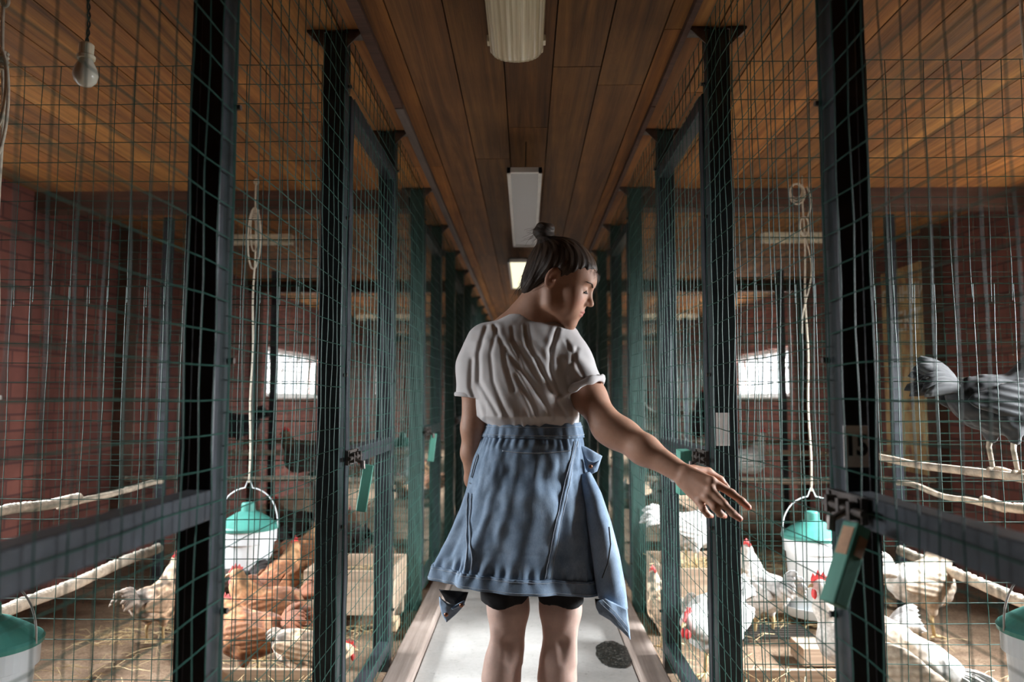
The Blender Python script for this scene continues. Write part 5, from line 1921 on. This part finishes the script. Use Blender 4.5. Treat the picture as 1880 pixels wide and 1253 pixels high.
    if not sit:
        for e in (-1, 1):
            mb = MB()
            mb.tube([(0.004, e * 0.048, 0.12), (-0.004, e * 0.050, 0.075), (0.006, e * 0.050, 0.012)], [0.010, 0.0075, 0.0065], 8)
            for an in (-0.5, 0, 0.5, PI):
                Lt = 0.050 if an < 3 else 0.022
                mb.tube([(0.006, e * 0.050, 0.010), (0.006 + Lt * 0.6 * math.cos(an), e * 0.050 + Lt * 0.6 * math.sin(an), 0.008), (0.006 + Lt * math.cos(an), e * 0.050 + Lt * math.sin(an), 0.003)], [0.006, 0.005, 0.002], 6)
            mb.build('leg', M['perch'] if tone == 'black' else M['leg'], root, smooth=True)
    return root
protos = {}
def bird(kind, px, py, d, face, label, sc=1.0, z=None, cat='hen', group=None, **kw):
    """the point (px, py) of the frame is the middle of the body; face in degrees (0 = to the right, 90 = away)"""
    key = (kind, tuple(sorted(kw.items())))
    if key in protos:
        o = copy_tree(protos[key])
    else:
        o = make_bird(kind, **kw)
        protos[key] = o
    c = P(px, py, d)
    o.name = 'rooster' if cat == 'rooster' else 'hen'
    body_z = 0.205 * sc - (0.085 * sc if kw.get('sit') else 0)
    o.location = (c.x, c.y, 0.022 if z is None else z)
    o.scale = (sc,) * 3
    o.rotation_euler = (0, 0, R(face))
    o['label'] = label
    o['category'] = cat
    if group:
        o['group'] = group
    return o
exec_birds = True
# nearest left pen: brown laying hens
up = dict(comb=0.9, combm='pale_comb')
HU = dict(head=(0.15, 0.0, 0.37), neck=(0.12, 0.0, 0.30))
bird('brown', 462, 1186, 3.06, 168, 'brown hen at lower left whose pink comb shows beside the first post', 0.95, head=(0.125, 0.0, 0.32), neck=(0.10, 0.0, 0.28), seed=1, **up)
bird('brown', 490, 1150, 3.38, 192, 'tawny hen with pale breast, second row left, looking left', 1.0, head=(0.13, 0.0, 0.36), neck=(0.11, 0.0, 0.30), seed=2, **up)
bird('speckled', 560, 1215, 2.96, 12, 'pale speckled hen low behind the left tray, head down', 0.8, head=(0.20, 0.0, 0.20), neck=(0.16, 0.0, 0.20), seed=3, pitch=-0.25, tail=0.5)
bird('brown', 508, 1075, 3.82, 78, 'large brown hen standing left of the nest box, near the left feeder', 1.0, head=(0.17, 0.0, 0.36), neck=(0.13, 0.0, 0.30), seed=4, pitch=0.25)
bird('dark', 405, 1120, 3.8, 200, 'dark hen standing under the left feeder bucket', 0.95, seed=5, **HU, **up)
bird('brown', 548, 1010, 4.62, 50, 'brown hen in the second left pen, above the nest box', 0.95, seed=6, **HU)
bird('speckled', 285, 1150, 3.55, 75, 'pale orange hen half hidden left of the first post', 0.9, head=(0.14, 0.0, 0.39), neck=(0.12, 0.0, 0.32), seed=7)
bird('black', 438, 800, 5.9, 200, 'black hen roosting high on the left perch', 0.95, z=0.735, seed=9, tailup=0.9, **HU)
bird('dark', 560, 870, 5.2, 170, 'dark brown hen perched right of the black one', 1.0, z=0.615, seed=10, sit=True, **HU)
bird('dark', 540, 935, 5.72, 185, 'dark hen on the floor under the left perches', 0.95, seed=11, **HU)
bird('dark', 478, 995, 4.9, 160, 'blackish hen standing behind the left feeder', 0.95, seed=12, **HU)
bird('dark', 655, 960, 5.05, 120, 'dark hen with pink face seen through the second left door', 0.95, seed=13, **HU, **up)
bird('brown', 702, 1000, 4.6, 100, 'brown hen low behind the second left door', 0.85, seed=14, **up)
bird('brown', 752, 868, 6.8, 140, 'brown hen far back on the left between third and fourth post', 1.0, seed=15)
bird('brown', 800, 868, 8.5, 160, 'small looking brown hen beyond the fourth left post', 1.0, seed=16)
# right pens: white birds
bird('white', 1568, 1175, 3.05, 176, 'white rooster with big red wattles looking left beside the latch block', 0.94, cat='rooster', seed=21, comb=1.3, head=(0.13, 0.0, 0.42), neck=(0.11, 0.0, 0.33))
bird('tan', 1655, 1205, 2.66, 138, 'large white and tan hen in the lower right corner, tail to the right', 1.15, seed=22, head=(0.15, 0.0, 0.36), neck=(0.13, 0.0, 0.31), tail=0.6, tailup=-0.1, pitch=0.32)
bird('tan', 1690, 1050, 3.75, 20, 'dusty white hen standing behind the low right perch', 1.15, seed=23, tailup=0.6, head=(0.14, 0.0, 0.40), neck=(0.11, 0.0, 0.32))
bird('white', 1318, 1180, 3.16, 228, 'white hen beside the kerb at bottom right, behind the second post', 1.12, seed=24, head=(0.20, 0.0, 0.24), neck=(0.16, 0.0, 0.23), tailup=0.6, tail=0.8)
bird('white', 1268, 990, 3.95, 15, 'white rooster on the right nest box with bright red comb', 0.95, z=0.283, cat='rooster', seed=26, comb=1.2, head=(0.15, 0.0, 0.30), neck=(0.13, 0.0, 0.27))
bird('white', 1222, 905, 5.6, 70, 'tall white hen on the farther right nest box', 1.1, z=0.29, seed=27)
bird('white', 1400, 1015, 3.72, 110, 'white hen between the second right post and the feeder', 1.0, seed=28, head=(0.12, 0.0, 0.38), neck=(0.10, 0.0, 0.31))
bird('speckled', 1228, 1140, 3.55, 115, 'cream hen with red comb near the right kerb', 0.8, seed=29, comb=1.1, **HU)
bird('black', 1838, 790, 2.75, 8, 'glossy black hen roosting at the right picture edge, tail to the left', 1.15, z=0.885, seed=30, tail=1.1, tailup=0.45, h=0.0045)
bird('black', 1292, 800, 5.9, 80, 'black rooster with red comb seen beside the second right post', 1.1, z=0.738, cat='rooster', seed=31, comb=1.2)
bird('white', 1205, 785, 7.6, 180, 'white hen roosting far back on the right', 1.0, z=0.718, seed=32)
bird('white', 1222, 820, 5.9, 95, 'white hen roosting beside the black rooster', 0.9, z=0.735, seed=33, sit=True)
bird('white', 1135, 870, 7.2, 100, 'white hen far back right of the jacket knot', 1.1, seed=34)
bird('white', 1190, 900, 6.6, 30, 'white hen on the floor of the third right pen', 1.0, seed=35)
bird('white', 1370, 860, 5.2, 20, 'white hen perched left of the right feeder rope', 0.9, z=0.612, seed=36, sit=True)

# repeats share a group phrase
GROUPS = {
    'fence_post': 'posts along the walkway fences', 'support_post': 'slim posts inside the pens', 'pen_door': 'framed mesh doors along the walkway',
    'wire_panel': 'fixed mesh panels along the walkway', 'transom_mesh': 'mesh strips above the doors', 'pen_partition': 'mesh partitions between the pens',
    'hen': 'hens in the pens', 'rooster': 'roosters in the right pens', 'feeder_bucket': 'hanging feeder buckets', 'feeder_rope': 'ropes holding the feeders',
    'perch': 'perch poles in the pens', 'nest_box': 'wooden boxes and trays on the pen floors', 'kerb_board': 'kerb boards along the walkway',
    'ceiling_batten': 'battens along the walkway ceiling', 'roof_beam': 'cross beams under the ceiling', 'wall_pilaster': 'pilasters on the brick walls',
    'hanging_lamp': 'lamps above the walkway', 'pen_lamp': 'tube lamps above the pens', 'walkway_sheet': 'floor sheets of the walkway',
}
for o in list(COL.objects):
    k_ = o.name.split('.')[0]
    if o.parent is None and o.get('category') and k_ in GROUPS:
        o['group'] = GROUPS[k_]
